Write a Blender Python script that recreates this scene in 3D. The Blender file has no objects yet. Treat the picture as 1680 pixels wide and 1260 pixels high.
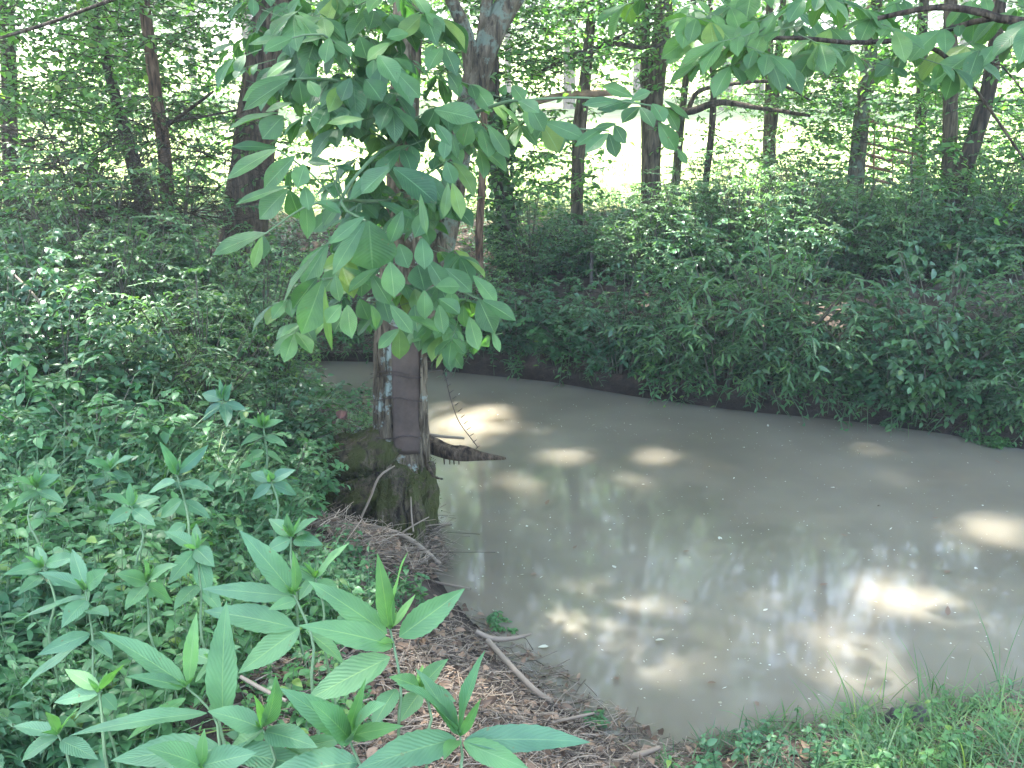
import bpy, math, random
import numpy as np
rng = np.random.default_rng(11)
random.seed(5)
S = bpy.context.scene
C = S.collection

# ------------------------------------------------------------------ camera, sky, sun, exposure
F = 1650.0; PITCH = math.radians(16.9); EYE = 2.6
cp, sp = math.cos(PITCH), math.sin(PITCH)
cam = bpy.data.cameras.new('camera'); co = bpy.data.objects.new('camera', cam); C.objects.link(co)
cam.sensor_width = 36.0; cam.lens = 36.0*F/1680.0
cam.clip_start = 0.05; cam.clip_end = 2000
co.location = (0, 0, EYE); co.rotation_euler = (math.pi/2-PITCH, 0, 0)
S.camera = co
SUN = np.array([-0.26, 0.30, 0.92]); SUN /= np.linalg.norm(SUN)
W = bpy.data.worlds.new('World'); S.world = W; W.use_nodes = True
nt = W.node_tree
sky = nt.nodes.new('ShaderNodeTexSky'); sky.sky_type = 'NISHITA'; sky.sun_disc = False
sky.sun_elevation = math.asin(SUN[2]); sky.sun_rotation = math.atan2(SUN[0], SUN[1])
sky.dust_density = 2.0
bg = nt.nodes['Background']; bg.inputs[1].default_value = 0.15
nt.links.new(sky.outputs[0], bg.inputs[0])
sl = bpy.data.lights.new('sun', 'SUN'); sl.energy = 4.2; sl.angle = math.radians(1.5); sl.color = (1, 0.98, 0.95)
so = bpy.data.objects.new('sun', sl); C.objects.link(so)
from mathutils import Vector
so.rotation_euler = Vector(SUN).to_track_quat('Z', 'Y').to_euler()
S.view_settings.view_transform = 'Standard'; S.view_settings.look = 'None'; S.view_settings.gamma = 1
S.view_settings.exposure = 3.65
S.cycles.max_bounces = 6; S.cycles.diffuse_bounces = 4; S.cycles.glossy_bounces = 3; S.cycles.transmission_bounces = 4
S.cycles.sample_clamp_indirect = 4.0; S.cycles.caustics_reflective = False; S.cycles.caustics_refractive = False
S.cycles.use_denoising = True

# ------------------------------------------------------------------ authoring maths
def P(u, v, y):
    dx = u-840.0; dy = F*cp+(630-v)*sp; dz = -F*sp+(630-v)*cp
    t = y/dy
    return np.array([dx*t, y, EYE+dz*t])
def G(u, v, z=0.0):
    u = np.asarray(u, float); v = np.asarray(v, float)
    dx = u-840.0; dy = F*cp+(630-v)*sp; dz = -F*sp+(630-v)*cp
    t = (z-EYE)/dz
    return np.stack([dx*t, dy*t, np.zeros_like(dx*t)+z], -1)
def pxr(p, w):     # half width in metres of something w pixels wide at point p
    zc = p[1]*cp+(EYE-p[2])*sp
    return 0.5*w*zc/F
POND_PX = [(2600,960),(2000,1090),(1680,1150),(1560,1172),(1400,1195),(1250,1215),(1120,1250),(1010,1225),(930,1165),(870,1110),
           (800,1045),(745,985),(715,940),(690,905),(640,860),(640,760),(610,720),(560,700),(500,680),(492,640),(470,622),
           (200,618),(-400,640),(-400,585),(200,590),(520,592),(620,594),(700,606),(900,626),(1050,652),(1200,672),(1400,692),(1550,712),(1700,742),(2100,770),(2600,790)]
POND = np.array([G(u, v)[:2] for u, v in POND_PX])
def sdist(x, y):
    x = np.asarray(x, float); y = np.asarray(y, float)
    d = np.full(x.shape, 1e9); ins = np.zeros(x.shape, bool)
    n = len(POND)
    for i in range(n):
        a = POND[i]; b = POND[(i+1) % n]; e = b-a
        t = np.clip(((x-a[0])*e[0]+(y-a[1])*e[1])/(e@e), 0, 1)
        d = np.minimum(d, np.hypot(x-a[0]-t*e[0], y-a[1]-t*e[1]))
        c = ((a[1] > y) != (b[1] > y))
        with np.errstate(divide='ignore', invalid='ignore'):
            xi = (b[0]-a[0])*(y-a[1])/(b[1]-a[1]+1e-12)+a[0]
        ins ^= c & (x < xi)
    return np.where(ins, -d, d)
def wob(x, y, f):
    return (np.sin(x*f*1.3+y*f*0.7+1.1)+np.sin(-x*f*0.8+y*f*1.9+4.0)+np.sin(x*f*2.3-y*f*1.1+2.2)*0.6+np.sin(x*f*3.9+y*f*3.1)*0.35)/2.6
def H(x, y):
    x = np.asarray(x, float); y = np.asarray(y, float)
    d = sdist(x, y)
    far = 1/(1+np.exp(-(y-6.8)*1.2))
    left = 1/(1+np.exp((x+0.3)*2.5))
    B = 0.98*(1-far)+0.86*far
    B = B*(1-0.72*np.exp(-((x+1.05)**2+(y-5.35)**2)/0.62**2))
    L = np.clip(1.5*(1-far)*(1-left*0.55)+0.85*far, 0.3, 3)
    out = B*(1-np.exp(-np.maximum(d, 0)/L))
    inn = -0.45*(1-np.exp(np.minimum(d, 0)/0.4))
    h = np.where(d > 0, out, inn)
    h = h+(wob(x, y, 1.7)*0.045+wob(x, y, 6.0)*0.015+wob(x, y, 17.0)*0.006)*np.clip(d*1.5+0.1, 0, 1)
    h = h+np.maximum(y-15, 0)*0.018+np.clip((y-60)*0.05, 0, 8)
    return h
def GT(u, v, zoff=0.0):
    u = np.atleast_1d(np.asarray(u, float)); v = np.atleast_1d(np.asarray(v, float))
    dx = u-840.0; dy = F*cp+(630-v)*sp; dz = -F*sp+(630-v)*cp
    dr = np.stack([dx, dy, dz], -1); dr /= np.linalg.norm(dr, axis=1)[:, None]
    t = np.full(len(u), 1.2); alive = np.ones(len(u), bool)
    for _ in range(260):
        p = np.array([0, 0, EYE])+dr*t[:, None]
        gap = p[:, 2]-(np.maximum(H(p[:, 0], p[:, 1]), 0)+zoff)
        t = np.where(gap > 0.004, t+np.clip(gap*0.8, 0.01, 0.3), t)
    p = np.array([0, 0, EYE])+dr*t[:, None]
    p[:, 2] = np.maximum(H(p[:, 0], p[:, 1]), 0)
    return p
def inpoly(u, v, poly):
    ins = np.zeros(u.shape, bool)
    for i in range(len(poly)):
        a = poly[i]; b = poly[(i+1) % len(poly)]
        c = ((a[1] > v) != (b[1] > v))
        xi = (b[0]-a[0])*(v-a[1])/((b[1]-a[1]) or 1e-9)+a[0]
        ins ^= c & (u < xi)
    return ins
def samp(poly, n):
    us = [p[0] for p in poly]; vs = [p[1] for p in poly]
    out = np.zeros((0, 2))
    while len(out) < n:
        q = np.stack([rng.uniform(min(us), max(us), n*2), rng.uniform(min(vs), max(vs), n*2)], -1)
        out = np.vstack([out, q[inpoly(q[:, 0], q[:, 1], poly)]])
    return out[:n]
def nrm(a):
    return a/np.maximum(np.linalg.norm(a, axis=-1, keepdims=True), 1e-9)

# ------------------------------------------------------------------ mesh building
class MB:
    def __init__(s): s.v = []; s.f = []; s.m = []; s.uv = []; s.n = 0
    def add(s, v, f, m=0, uv=None):
        v = np.asarray(v, float).reshape(-1, 3); f = np.asarray(f, int)
        s.v.append(v); s.f.append(f+s.n); s.m.append(np.full(len(f), m)); s.n += len(v)
        s.uv.append(np.zeros((len(v), 2)) if uv is None else uv)
    def build(s, name, mats, parent=None, smooth=True):
        me = bpy.data.meshes.new(name)
        v = np.concatenate(s.v); uv = np.concatenate(s.uv)
        me.vertices.add(len(v)); me.vertices.foreach_set('co', v.ravel())
        li = np.concatenate([f.ravel() for f in s.f]); lt = np.concatenate([np.full(len(f), f.shape[1]) for f in s.f])
        me.loops.add(len(li)); me.loops.foreach_set('vertex_index', li.astype(np.int32))
        me.polygons.add(len(lt)); me.polygons.foreach_set('loop_start', (np.cumsum(lt)-lt).astype(np.int32))
        me.polygons.foreach_set('loop_total', lt.astype(np.int32))
        me.polygons.foreach_set('material_index', np.concatenate(s.m).astype(np.int32))
        me.polygons.foreach_set('use_smooth', np.full(len(lt), smooth))
        ul = me.uv_layers.new(name='UVMap'); ul.data.foreach_set('uv', uv[li].ravel())
        for m in (mats if isinstance(mats, (list, tuple)) else [mats]): me.materials.append(m)
        me.update(calc_edges=True)
        o = bpy.data.objects.new(name, me); C.objects.link(o)
        if parent is not None:
            o.parent = parent
            o.location = -Vector(parent.location)
        return o
def tube(mb, pts, rad, n=10, m=0, rough=0.0, seed=0, cap=True, step=None, ridges=7, oval=None):
    pts = np.array(pts, float); rad = np.array(rad, float)
    seg = np.linalg.norm(np.diff(pts, axis=0), axis=1); s = np.concatenate([[0], np.cumsum(seg)])
    if step:     # smooth resample (Catmull-Rom)
        k = max(4, int(s[-1]/step)); t = np.linspace(0, s[-1], k)
        i = np.clip(np.searchsorted(s, t, 'right')-1, 0, len(pts)-2)
        w = ((t-s[i])/np.maximum(s[i+1]-s[i], 1e-9))[:, None]
        p0 = pts[np.maximum(i-1, 0)]; p1 = pts[i]; p2 = pts[i+1]; p3 = pts[np.minimum(i+2, len(pts)-1)]
        np_ = 0.5*((2*p1)+(-p0+p2)*w+(2*p0-5*p1+4*p2-p3)*w**2+(-p0+3*p1-3*p2+p3)*w**3)
        rad = rad[i]*(1-w[:, 0])+rad[i+1]*w[:, 0]; pts = np_; s = t
    k = len(pts)
    T = nrm(np.gradient(pts, axis=0))
    U = np.zeros_like(T); a = np.array([1.0, 0.05, 0.02])
    if abs(T[0]@a) > 0.9: a = np.array([0.0, 1.0, 0.1])
    for i in range(k):
        a = a-T[i]*(a@T[i]); a /= np.linalg.norm(a); U[i] = a
    V = np.cross(T, U)
    th = np.linspace(0, 2*np.pi, n, endpoint=False)[None, :]; z = s[:, None]
    q = seed*1.7
    rr = 1+rough*(0.5*np.sin(ridges*th+2.2*np.sin(z*3+q)+q)+0.35*np.sin((ridges*2+1)*th+z*2.3+q)+0.5*np.sin(z*9+3*th+q)*0.6+0.4*np.sin(2*th+z*2.1+q))
    if oval is not None: rr = rr*(1+oval*np.cos(2*th))
    R = rad[:, None]*rr
    v = pts[:, None, :]+R[..., None]*(np.cos(th)[..., None]*U[:, None, :]+np.sin(th)[..., None]*V[:, None, :])
    idx = np.arange(k*n).reshape(k, n)
    f = np.stack([idx[:-1], np.roll(idx[:-1], -1, 1), np.roll(idx[1:], -1, 1), idx[1:]], -1).reshape(-1, 4)
    uv = np.stack([np.broadcast_to(th/(2*np.pi), (k, n)), np.broadcast_to(z, (k, n))], -1).reshape(-1, 2)
    mb.add(v.reshape(-1, 3), f, m, uv)
    if cap:
        e = v.reshape(k, n, 3)
        for ring, fl in ((e[0], 1), (e[-1], 0)):
            c = ring.mean(0); vv = np.vstack([ring, c]); j = np.arange(n)
            ff = np.stack([j, (j+1) % n, np.full(n, n)], -1)
            if fl: ff = ff[:, ::-1]
            mb.add(vv, ff, m)
def sticks(mb, A, B, r0, r1, bend=0.0, n=3, m=0):
    A = np.asarray(A, float).reshape(-1, 3); B = np.asarray(B, float).reshape(-1, 3); k = len(A)
    if k == 0: return
    r0 = np.broadcast_to(np.asarray(r0, float), (k,)); r1 = np.broadcast_to(np.asarray(r1, float), (k,))
    D = B-A; L = np.linalg.norm(D, axis=1); T = nrm(D)
    a = np.where(np.abs(T[:, 2:3]) > 0.9, np.array([[1.0, 0, 0]]), np.array([[0, 0, 1.0]]))
    U = nrm(np.cross(T, a)); V = np.cross(T, U)
    M = (A+B)/2+(U*rng.normal(size=(k, 1))+V*rng.normal(size=(k, 1)))*bend*L[:, None]
    th = np.linspace(0, 2*np.pi, n, endpoint=False)
    ring = np.cos(th)[None, :, None]*U[:, None, :]+np.sin(th)[None, :, None]*V[:, None, :]
    v = np.stack([A[:, None]+ring*r0[:, None, None], M[:, None]+ring*((r0+r1)/2)[:, None, None], B[:, None]+ring*r1[:, None, None]], 1)
    base = (np.arange(k)*3*n)[:, None, None]
    j = np.arange(n); jn = (j+1) % n
    q = np.concatenate([np.stack([j, jn, jn+n, j+n], -1), np.stack([j+n, jn+n, jn+2*n, j+2*n], -1)])
    mb.add(v.reshape(-1, 3), (base+q[None]).reshape(-1, 4), m)
    if n == 3:
        e = np.array([[0, 2, 1], [6, 7, 8]]); mb.add(v.reshape(-1, 3), (base+e[None]).reshape(-1, 3), m)
def prof(kind, t):
    if kind == 'lance': return np.sin(np.pi*t**0.8)**0.9*(1-0.25*t)*1.12
    if kind == 'obov': return np.sin(np.pi*t**1.15)**(0.62+0.55*t**2)*(0.72+0.32*t)*1.06
    if kind == 'ovate': return np.sin(np.pi*t**0.72)**0.8
    if kind == 'grass': return np.clip(1.0-t**2.2, 0, 1)*0.9+0.1*(t < 0.99)
    return np.sin(np.pi*t)
def template(kind, nl, nw, serr=0.0):
    """nl segments along, nw half-segments across; returns t, s(-1..1 * profile), faces, uv"""
    if nl <= 2:      # diamond: 4-vertex folded leaf
        t = np.array([0, 0.42, 1.0, 0.42]); s = np.array([0, 1.0, 0, -1.0])
        f = np.array([[0, 1, 2], [0, 2, 3]])
        return t, s, s, f, np.stack([t, (s+1)/2], -1)
    ts = np.linspace(0, 1, nl+1); w = prof(kind, ts)
    w[0] = 0.03; w[-1] = 0.01
    if serr: w = w*(1+serr*np.where(np.arange(nl+1) % 2, 1, -1)*(ts > 0.15)*(ts < 0.95))
    c = np.linspace(-1, 1, 2*nw+1)
    t = np.repeat(ts, 2*nw+1); sc = np.tile(c, nl+1); s = sc*np.repeat(w, 2*nw+1)
    idx = np.arange((nl+1)*(2*nw+1)).reshape(nl+1, -1)
    f = np.stack([idx[:-1, :-1], idx[1:, :-1], idx[1:, 1:], idx[:-1, 1:]], -1).reshape(-1, 4)
    return t, s, sc, f, np.stack([t, (sc+1)/2], -1)
def leaves(mb, tp, Pn, D, N, L, Wd, droop=0.15, fold=0.25, m=0, wave=0.0):
    """P base points, D direction, N rough normal, L length, Wd full width"""
    Pn = np.asarray(Pn, float).reshape(-1, 3); k = len(Pn)
    if k == 0: return
    t, s, sc, f, uv = tp
    D = nrm(np.broadcast_to(D, (k, 3)).astype(float)); N = np.broadcast_to(N, (k, 3)).astype(float)
    Sd = nrm(np.cross(N, D)); N = np.cross(D, Sd)
    L = np.broadcast_to(np.asarray(L, float), (k,)); Wd = np.broadcast_to(np.asarray(Wd, float), (k,))
    dr = np.broadcast_to(np.asarray(droop, float), (k,)); fo = np.broadcast_to(np.asarray(fold, float), (k,))
    z = -dr[:, None]*L[:, None]*t[None]**2+fo[:, None]*np.abs(s)[None]*Wd[:, None]*0.5
    if wave: z = z+wave*L[:, None]*np.sin(t[None]*11+rng.uniform(0, 6, (k, 1)))*np.abs(s)[None]
    x = L[:, None]*t[None]*(1-0.4*dr[:, None]*t[None])
    v = Pn[:, None]+D[:, None]*x[..., None]+Sd[:, None]*(0.5*Wd[:, None]*s[None])[..., None]+N[:, None]*z[..., None]
    nv = len(t); ff = (np.arange(k)[:, None, None]*nv+f[None]).reshape(-1, f.shape[1])
    mb.add(v.reshape(-1, 3), ff, m, np.tile(uv, (k, 1)))
T_DIA = template('', 2, 1)
T_OV = template('ovate', 4, 1)
T_LA = template('lance', 4, 1)
T_OB = template('obov', 5, 1)
T_OVH = template('ovate', 10, 2)
T_LAH = template('lance', 20, 3, 0.035)
T_OBH = template('obov', 12, 3)
T_GR = template('grass', 5, 1)
def rdir(n, up=0.0, spread=1.0):
    a = rng.uniform(0, 2*np.pi, n)
    return nrm(np.stack([np.cos(a), np.sin(a), up+spread*0*a], -1)+rng.normal(size=(n, 3))*0.25*spread)
def upn(n, s=0.4):
    return nrm(np.array([0, 0, 1.0])+rng.normal(size=(n, 3))*s)

# ------------------------------------------------------------------ materials
def newmat(name):
    m = bpy.data.materials.new(name); m.use_nodes = True
    t = m.node_tree; b = t.nodes['Principled BSDF']
    return m, t, b
def N_(t, kind, **kw):
    n = t.nodes.new(kind)
    for k, v in kw.items():
        if k in n.inputs.keys(): n.inputs[k].default_value = v
        else: setattr(n, k, v)
    return n
def ramp(t, src, stops):
    r = t.nodes.new('ShaderNodeValToRGB'); e = r.color_ramp.elements
    while len(e) > 1: e.remove(e[-1])
    e[0].position = stops[0][0]; e[0].color = (*stops[0][1], 1)
    for p, c in stops[1:]:
        x = e.new(p); x.color = (*c, 1)
    t.links.new(src, r.inputs[0]); return r.outputs[0]
def mixc(t, fac, a, b, mode='MIX'):
    n = t.nodes.new('ShaderNodeMix'); n.data_type = 'RGBA'; n.blend_type = mode
    for sock, val in ((n.inputs[0], fac), (n.inputs[6], a), (n.inputs[7], b)):
        if hasattr(val, 'default_value') or hasattr(val, 'is_linked'): t.links.new(val, sock)
        elif isinstance(val, tuple): sock.default_value = (*val, 1)
        else: sock.default_value = val
    return n.outputs[2]
def leafmat(name, c1, c2, c3=None, trans=0.35, rough=0.45, veins=False, spec=0.4, holes=False):
    m, t, b = newmat(name)
    geo = N_(t, 'ShaderNodeNewGeometry')
    st = [(0.0, c1), (0.6, c2)]
    if c3: st += [(0.93, c2), (1.0, c3)]
    col = ramp(t, geo.outputs['Random Per Island'], st)
    tc = N_(t, 'ShaderNodeTexCoord')
    no = N_(t, 'ShaderNodeTexNoise', Scale=14.0 if veins else 3.0, Detail=2.0); t.links.new(tc.outputs['Object'], no.inputs['Vector'])
    k = ramp(t, no.outputs[0], [(0.3, (0.75, 0.78, 0.8)), (0.7, (1.2, 1.15, 1.05))])
    col = mixc(t, 1.0, col, k, 'MULTIPLY')
    if veins:
        sep = N_(t, 'ShaderNodeSeparateXYZ'); t.links.new(tc.outputs['UV'], sep.inputs[0])
        d = N_(t, 'ShaderNodeMath', operation='SUBTRACT'); t.links.new(sep.outputs[1], d.inputs[0]); d.inputs[1].default_value = 0.5
        ab = N_(t, 'ShaderNodeMath', operation='ABSOLUTE'); t.links.new(d.outputs[0], ab.inputs[0])
        mid = ramp(t, ab.outputs[0], [(0.0, (0.55, 0.55, 0.55)), (0.012, (0.4, 0.4, 0.4)), (0.028, (0, 0, 0))])
        ml = N_(t, 'ShaderNodeMath', operation='MULTIPLY_ADD'); t.links.new(ab.outputs[0], ml.inputs[0]); ml.inputs[1].default_value = -0.55
        t.links.new(sep.outputs[0], ml.inputs[2])
        sn = N_(t, 'ShaderNodeMath', operation='MULTIPLY'); t.links.new(ml.outputs[0], sn.inputs[0]); sn.inputs[1].default_value = 88.0
        s2 = N_(t, 'ShaderNodeMath', operation='SINE'); t.links.new(sn.outputs[0], s2.inputs[0])
        sv = ramp(t, s2.outputs[0], [(0.78, (0, 0, 0)), (1.0, (1, 1, 1))])
        col = mixc(t, sv, col, mixc(t, 0.08, col, (0.22, 0.34, 0.2)))
        col = mixc(t, mid, col, (0.20, 0.33, 0.15))
        mx = N_(t, 'ShaderNodeMix'); mx.data_type = 'FLOAT'
        bu = N_(t, 'ShaderNodeBump', Strength=0.22, Distance=0.003)
        t.links.new(s2.outputs[0], bu.inputs['Height']); t.links.new(bu.outputs[0], b.inputs['Normal'])
    n5 = N_(t, 'ShaderNodeTexNoise', Scale=0.9, Detail=3.0); t.links.new(tc.outputs['Object'], n5.inputs['Vector'])
    col = mixc(t, 1.0, col, ramp(t, n5.outputs[0], [(0.35, (0.78, 0.84, 0.98)), (0.65, (1.22, 1.12, 0.82))]), 'MULTIPLY')
    if veins:
        n6 = N_(t, 'ShaderNodeTexNoise', Scale=42.0, Detail=3.0, Roughness=0.6); t.links.new(tc.outputs['Object'], n6.inputs['Vector'])
        col = mixc(t, ramp(t, n6.outputs[0], [(0.68, (0, 0, 0)), (0.73, (0.75, 0.75, 0.75))]), col, (0.13, 0.11, 0.045))
    t.links.new(col, b.inputs['Base Color'])
    b.inputs['Roughness'].default_value = rough; b.inputs['Specular IOR Level'].default_value = spec
    tr = N_(t, 'ShaderNodeBsdfTranslucent')
    tcx = mixc(t, 1.0, col, (1.35, 1.75, 0.55), 'MULTIPLY'); t.links.new(tcx, tr.inputs[0])
    ms = N_(t, 'ShaderNodeMixShader'); ms.inputs[0].default_value = trans
    t.links.new(b.outputs[0], ms.inputs[1]); t.links.new(tr.outputs[0], ms.inputs[2])
    t.links.new(ms.outputs[0], t.nodes['Material Output'].inputs[0])
    return m
def barkmat(name, c1, c2, patch=None, pcut=0.55, scale=1.0, moss=None, mossz=None):
    w_ = (1.02, 0.94, 0.76); c1 = tuple(a*b for a, b in zip(c1, w_)); c2 = tuple(a*b for a, b in zip(c2, w_))
    m, t, b = newmat(name)
    tc = N_(t, 'ShaderNodeTexCoord'); mp = N_(t, 'ShaderNodeMapping'); mp.inputs['Scale'].default_value = (30*scale, 30*scale, 5.0*scale)
    t.links.new(tc.outputs['Object'], mp.inputs[0])
    no = N_(t, 'ShaderNodeTexNoise', Scale=1.0, Detail=6.0, Roughness=0.65, Distortion=0.5); t.links.new(mp.outputs[0], no.inputs['Vector'])
    col = ramp(t, no.outputs[0], [(0.36, tuple(x*0.22 for x in c1)), (0.48, c1), (0.64, c2)])
    n2 = N_(t, 'ShaderNodeTexNoise', Scale=7.0, Detail=5.0, Roughness=0.7); t.links.new(tc.outputs['Object'], n2.inputs['Vector'])
    if patch:
        f = ramp(t, n2.outputs[0], [(pcut, (0, 0, 0)), (pcut+0.06, (1, 1, 1))])
        col = mixc(t, f, col, patch)
    if moss:
        n3 = N_(t, 'ShaderNodeTexNoise', Scale=3.0, Detail=6.0, Roughness=0.7); t.links.new(tc.outputs['Object'], n3.inputs['Vector'])
        sep = N_(t, 'ShaderNodeSeparateXYZ'); t.links.new(tc.outputs['Object'], sep.inputs[0])
        a = N_(t, 'ShaderNodeMath', operation='MULTIPLY_ADD'); t.links.new(sep.outputs[2], a.inputs[0]); a.inputs[1].default_value = -1.6
        t.links.new(n3.outputs[0], a.inputs[2])
        f = ramp(t, a.outputs[0], [(0.02, (0, 0, 0)), (0.16, (1, 1, 1))])
        n4 = N_(t, 'ShaderNodeTexNoise', Scale=60.0, Detail=3.0); t.links.new(tc.outputs['Object'], n4.inputs['Vector'])
        mc = ramp(t, n4.outputs[0], [(0.3, tuple(x*0.4 for x in moss)), (0.7, moss)])
        col = mixc(t, f, col, mc)
    t.links.new(col, b.inputs['Base Color']); b.inputs['Roughness'].default_value = 0.9; b.inputs['Specular IOR Level'].default_value = 0.2
    bu = N_(t, 'ShaderNodeBump', Strength=1.0, Distance=0.03); t.links.new(no.outputs[0], bu.inputs['Height']); t.links.new(bu.outputs[0], b.inputs['Normal'])
    return m
def plain(name, c1, c2, rough=0.8, scale=8.0, metal=0.0, bump=0.0, spec=0.3, island=False):
    m, t, b = newmat(name)
    tc = N_(t, 'ShaderNodeTexCoord'); no = N_(t, 'ShaderNodeTexNoise', Scale=scale, Detail=5.0, Roughness=0.65)
    t.links.new(tc.outputs['Object'], no.inputs['Vector'])
    src = no.outputs[0]
    if island:
        geo = N_(t, 'ShaderNodeNewGeometry'); src = geo.outputs['Random Per Island']
    t.links.new(ramp(t, src, [(0.3 if not island else 0.0, c1), (0.7 if not island else 1.0, c2)]), b.inputs['Base Color'])
    b.inputs['Roughness'].default_value = rough; b.inputs['Metallic'].default_value = metal; b.inputs['Specular IOR Level'].default_value = spec
    if bump:
        bu = N_(t, 'ShaderNodeBump', Strength=0.7, Distance=bump); t.links.new(no.outputs[0], bu.inputs['Height']); t.links.new(bu.outputs[0], b.inputs['Normal'])
    return m
M = {}
M['hick'] = leafmat('hickory_leaf', (0.034, 0.098, 0.037), (0.072, 0.168, 0.064), (0.15, 0.23, 0.05), trans=0.34, rough=0.42, veins=True)
M['hickyel'] = leafmat('young_hickory_leaf', (0.09, 0.185, 0.045), (0.12, 0.215, 0.06), None, trans=0.3, rough=0.45, veins=True)
M['weed'] = leafmat('weed_leaf', (0.064, 0.165, 0.096), (0.088, 0.200, 0.118), None, trans=0.3, rough=0.5, veins=True)
M['weedyoung'] = leafmat('young_weed_leaf', (0.085, 0.215, 0.085), (0.115, 0.255, 0.100), None, trans=0.35, rough=0.5, veins=True)
M['herb'] = leafmat('herb_leaf', (0.038, 0.115, 0.048), (0.070, 0.180, 0.080), (0.12, 0.20, 0.04), trans=0.3)
M['shrub'] = leafmat('shrub_leaf', (0.056, 0.135, 0.055), (0.105, 0.205, 0.090), (0.17, 0.22, 0.09), trans=0.35, rough=0.36, spec=0.5)
M['shrub3'] = leafmat('fine_shrub_leaf', (0.060, 0.135, 0.055), (0.105, 0.200, 0.085), (0.18, 0.24, 0.09), trans=0.38, rough=0.38)
M['shrub2'] = leafmat('dark_shrub_leaf', (0.038, 0.100, 0.050), (0.072, 0.160, 0.085), (0.12, 0.18, 0.08), trans=0.3, rough=0.33, spec=0.5)
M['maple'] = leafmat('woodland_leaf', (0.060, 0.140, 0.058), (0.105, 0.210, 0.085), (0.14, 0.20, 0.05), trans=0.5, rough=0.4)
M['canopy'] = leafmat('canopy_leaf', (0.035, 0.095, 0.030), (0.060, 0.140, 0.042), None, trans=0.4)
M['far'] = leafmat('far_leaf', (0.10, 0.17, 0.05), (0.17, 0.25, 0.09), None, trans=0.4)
M['grass'] = leafmat('grass_blade', (0.045, 0.11, 0.045), (0.08, 0.17, 0.075), (0.20, 0.26, 0.10), trans=0.35)
M['ivy'] = leafmat('ivy_leaf', (0.018, 0.055, 0.020), (0.035, 0.085, 0.028), None, trans=0.2, rough=0.35)
M['stem'] = plain('green_stem', (0.06, 0.12, 0.05), (0.12, 0.18, 0.09), 0.6, 12)
M['stemred'] = plain('brown_stem', (0.055, 0.050, 0.032), (0.11, 0.10, 0.07), 0.8, 12)
M['twig'] = plain('dry_twig', (0.070, 0.052, 0.038), (0.32, 0.255, 0.185), 0.85, 9, island=True)
M['litter'] = plain('dead_leaf', (0.06, 0.038, 0.024), (0.25, 0.165, 0.105), 0.8, 9, island=True)
M['fleck'] = plain('pale_fleck', (0.25, 0.22, 0.12), (0.55, 0.55, 0.45), 0.7, 9, island=True)
M['bark'] = barkmat('grey_bark', (0.075, 0.062, 0.050), (0.16, 0.14, 0.115))
M['barkoak'] = barkmat('oak_bark', (0.065, 0.050, 0.042), (0.15, 0.12, 0.10), scale=0.8)
M['barkdark'] = barkmat('dark_bark', (0.040, 0.032, 0.028), (0.10, 0.085, 0.07))
M['barkred'] = barkmat('reddish_bark', (0.085, 0.055, 0.042), (0.17, 0.12, 0.09))
M['barklich'] = barkmat('lichened_bark', (0.075, 0.065, 0.052), (0.16, 0.145, 0.12), patch=(0.13, 0.155, 0.115), pcut=0.52)
M['barkhick'] = barkmat('hickory_bark', (0.085, 0.070, 0.056), (0.20, 0.175, 0.145), patch=(0.25, 0.29, 0.25), pcut=0.575, moss=(0.055, 0.065, 0.014))
M['mossbark'] = barkmat('mossy_root', (0.045, 0.038, 0.028), (0.10, 0.088, 0.070), patch=(0.045, 0.050, 0.013), pcut=0.46, scale=0.8)
M['mossfuzz'] = leafmat('moss_tuft', (0.022, 0.030, 0.008), (0.060, 0.072, 0.018), None, trans=0.2, rough=0.9, spec=0.1)
M['moss'] = plain('moss', (0.018, 0.020, 0.008), (0.060, 0.070, 0.018), 0.95, 22, bump=0.02)

# ------------------------------------------------------------------ tagging
def tag(o, label=None, cat=None, group=None, kind=None):
    if label: o['label'] = label
    if cat: o['category'] = cat
    if group: o['group'] = group
    if kind: o['kind'] = kind
    return o
def thing(name, label, cat, loc, group=None):
    o = bpy.data.objects.new(name, None); C.objects.link(o); o.empty_display_size = 0.1
    o.location = Vector([float(x) for x in loc]); return tag(o, label, cat, group)

# ------------------------------------------------------------------ ground
def axis(lo, hi, c, n, fine):
    k = np.linspace(-1, 1, n); a = 6.2
    s = np.sinh(k*a)/np.sinh(a); g = np.where(s < 0, -s*(lo-c), s*(hi-c))+c
    lin = np.linspace(-1, 1, n)*fine+0
    return g+lin*np.exp(-(np.abs(k)*0)**2)*0 if fine == 0 else np.sort(g+k*fine*(1-np.abs(k)))
gx = axis(-260, 260, 0.0, 380, 14.0); gy = axis(-30, 320, 5.5, 420, 14.0)
X, Y = np.meshgrid(gx, gy); Z = H(X, Y)
idx = np.arange(X.size).reshape(X.shape)
mb = MB(); mb.add(np.stack([X, Y, Z], -1).reshape(-1, 3), np.stack([idx[:-1, :-1], idx[:-1, 1:], idx[1:, 1:], idx[1:, :-1]], -1).reshape(-1, 4))
gm, t, b = newmat('ground_soil')
tc = N_(t, 'ShaderNodeTexCoord')
n1 = N_(t, 'ShaderNodeTexNoise', Scale=9.0, Detail=8.0, Roughness=0.75); t.links.new(tc.outputs['Object'], n1.inputs['Vector'])
n2 = N_(t, 'ShaderNodeTexNoise', Scale=0.9, Detail=4.0); t.links.new(tc.outputs['Object'], n2.inputs['Vector'])
soil = ramp(t, n1.outputs[0], [(0.3, (0.022, 0.017, 0.012)), (0.5, (0.065, 0.048, 0.036)), (0.72, (0.15, 0.11, 0.085))])
fieldc = ramp(t, n2.outputs[0], [(0.35, (0.20, 0.27, 0.08)), (0.65, (0.34, 0.36, 0.16))])
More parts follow.
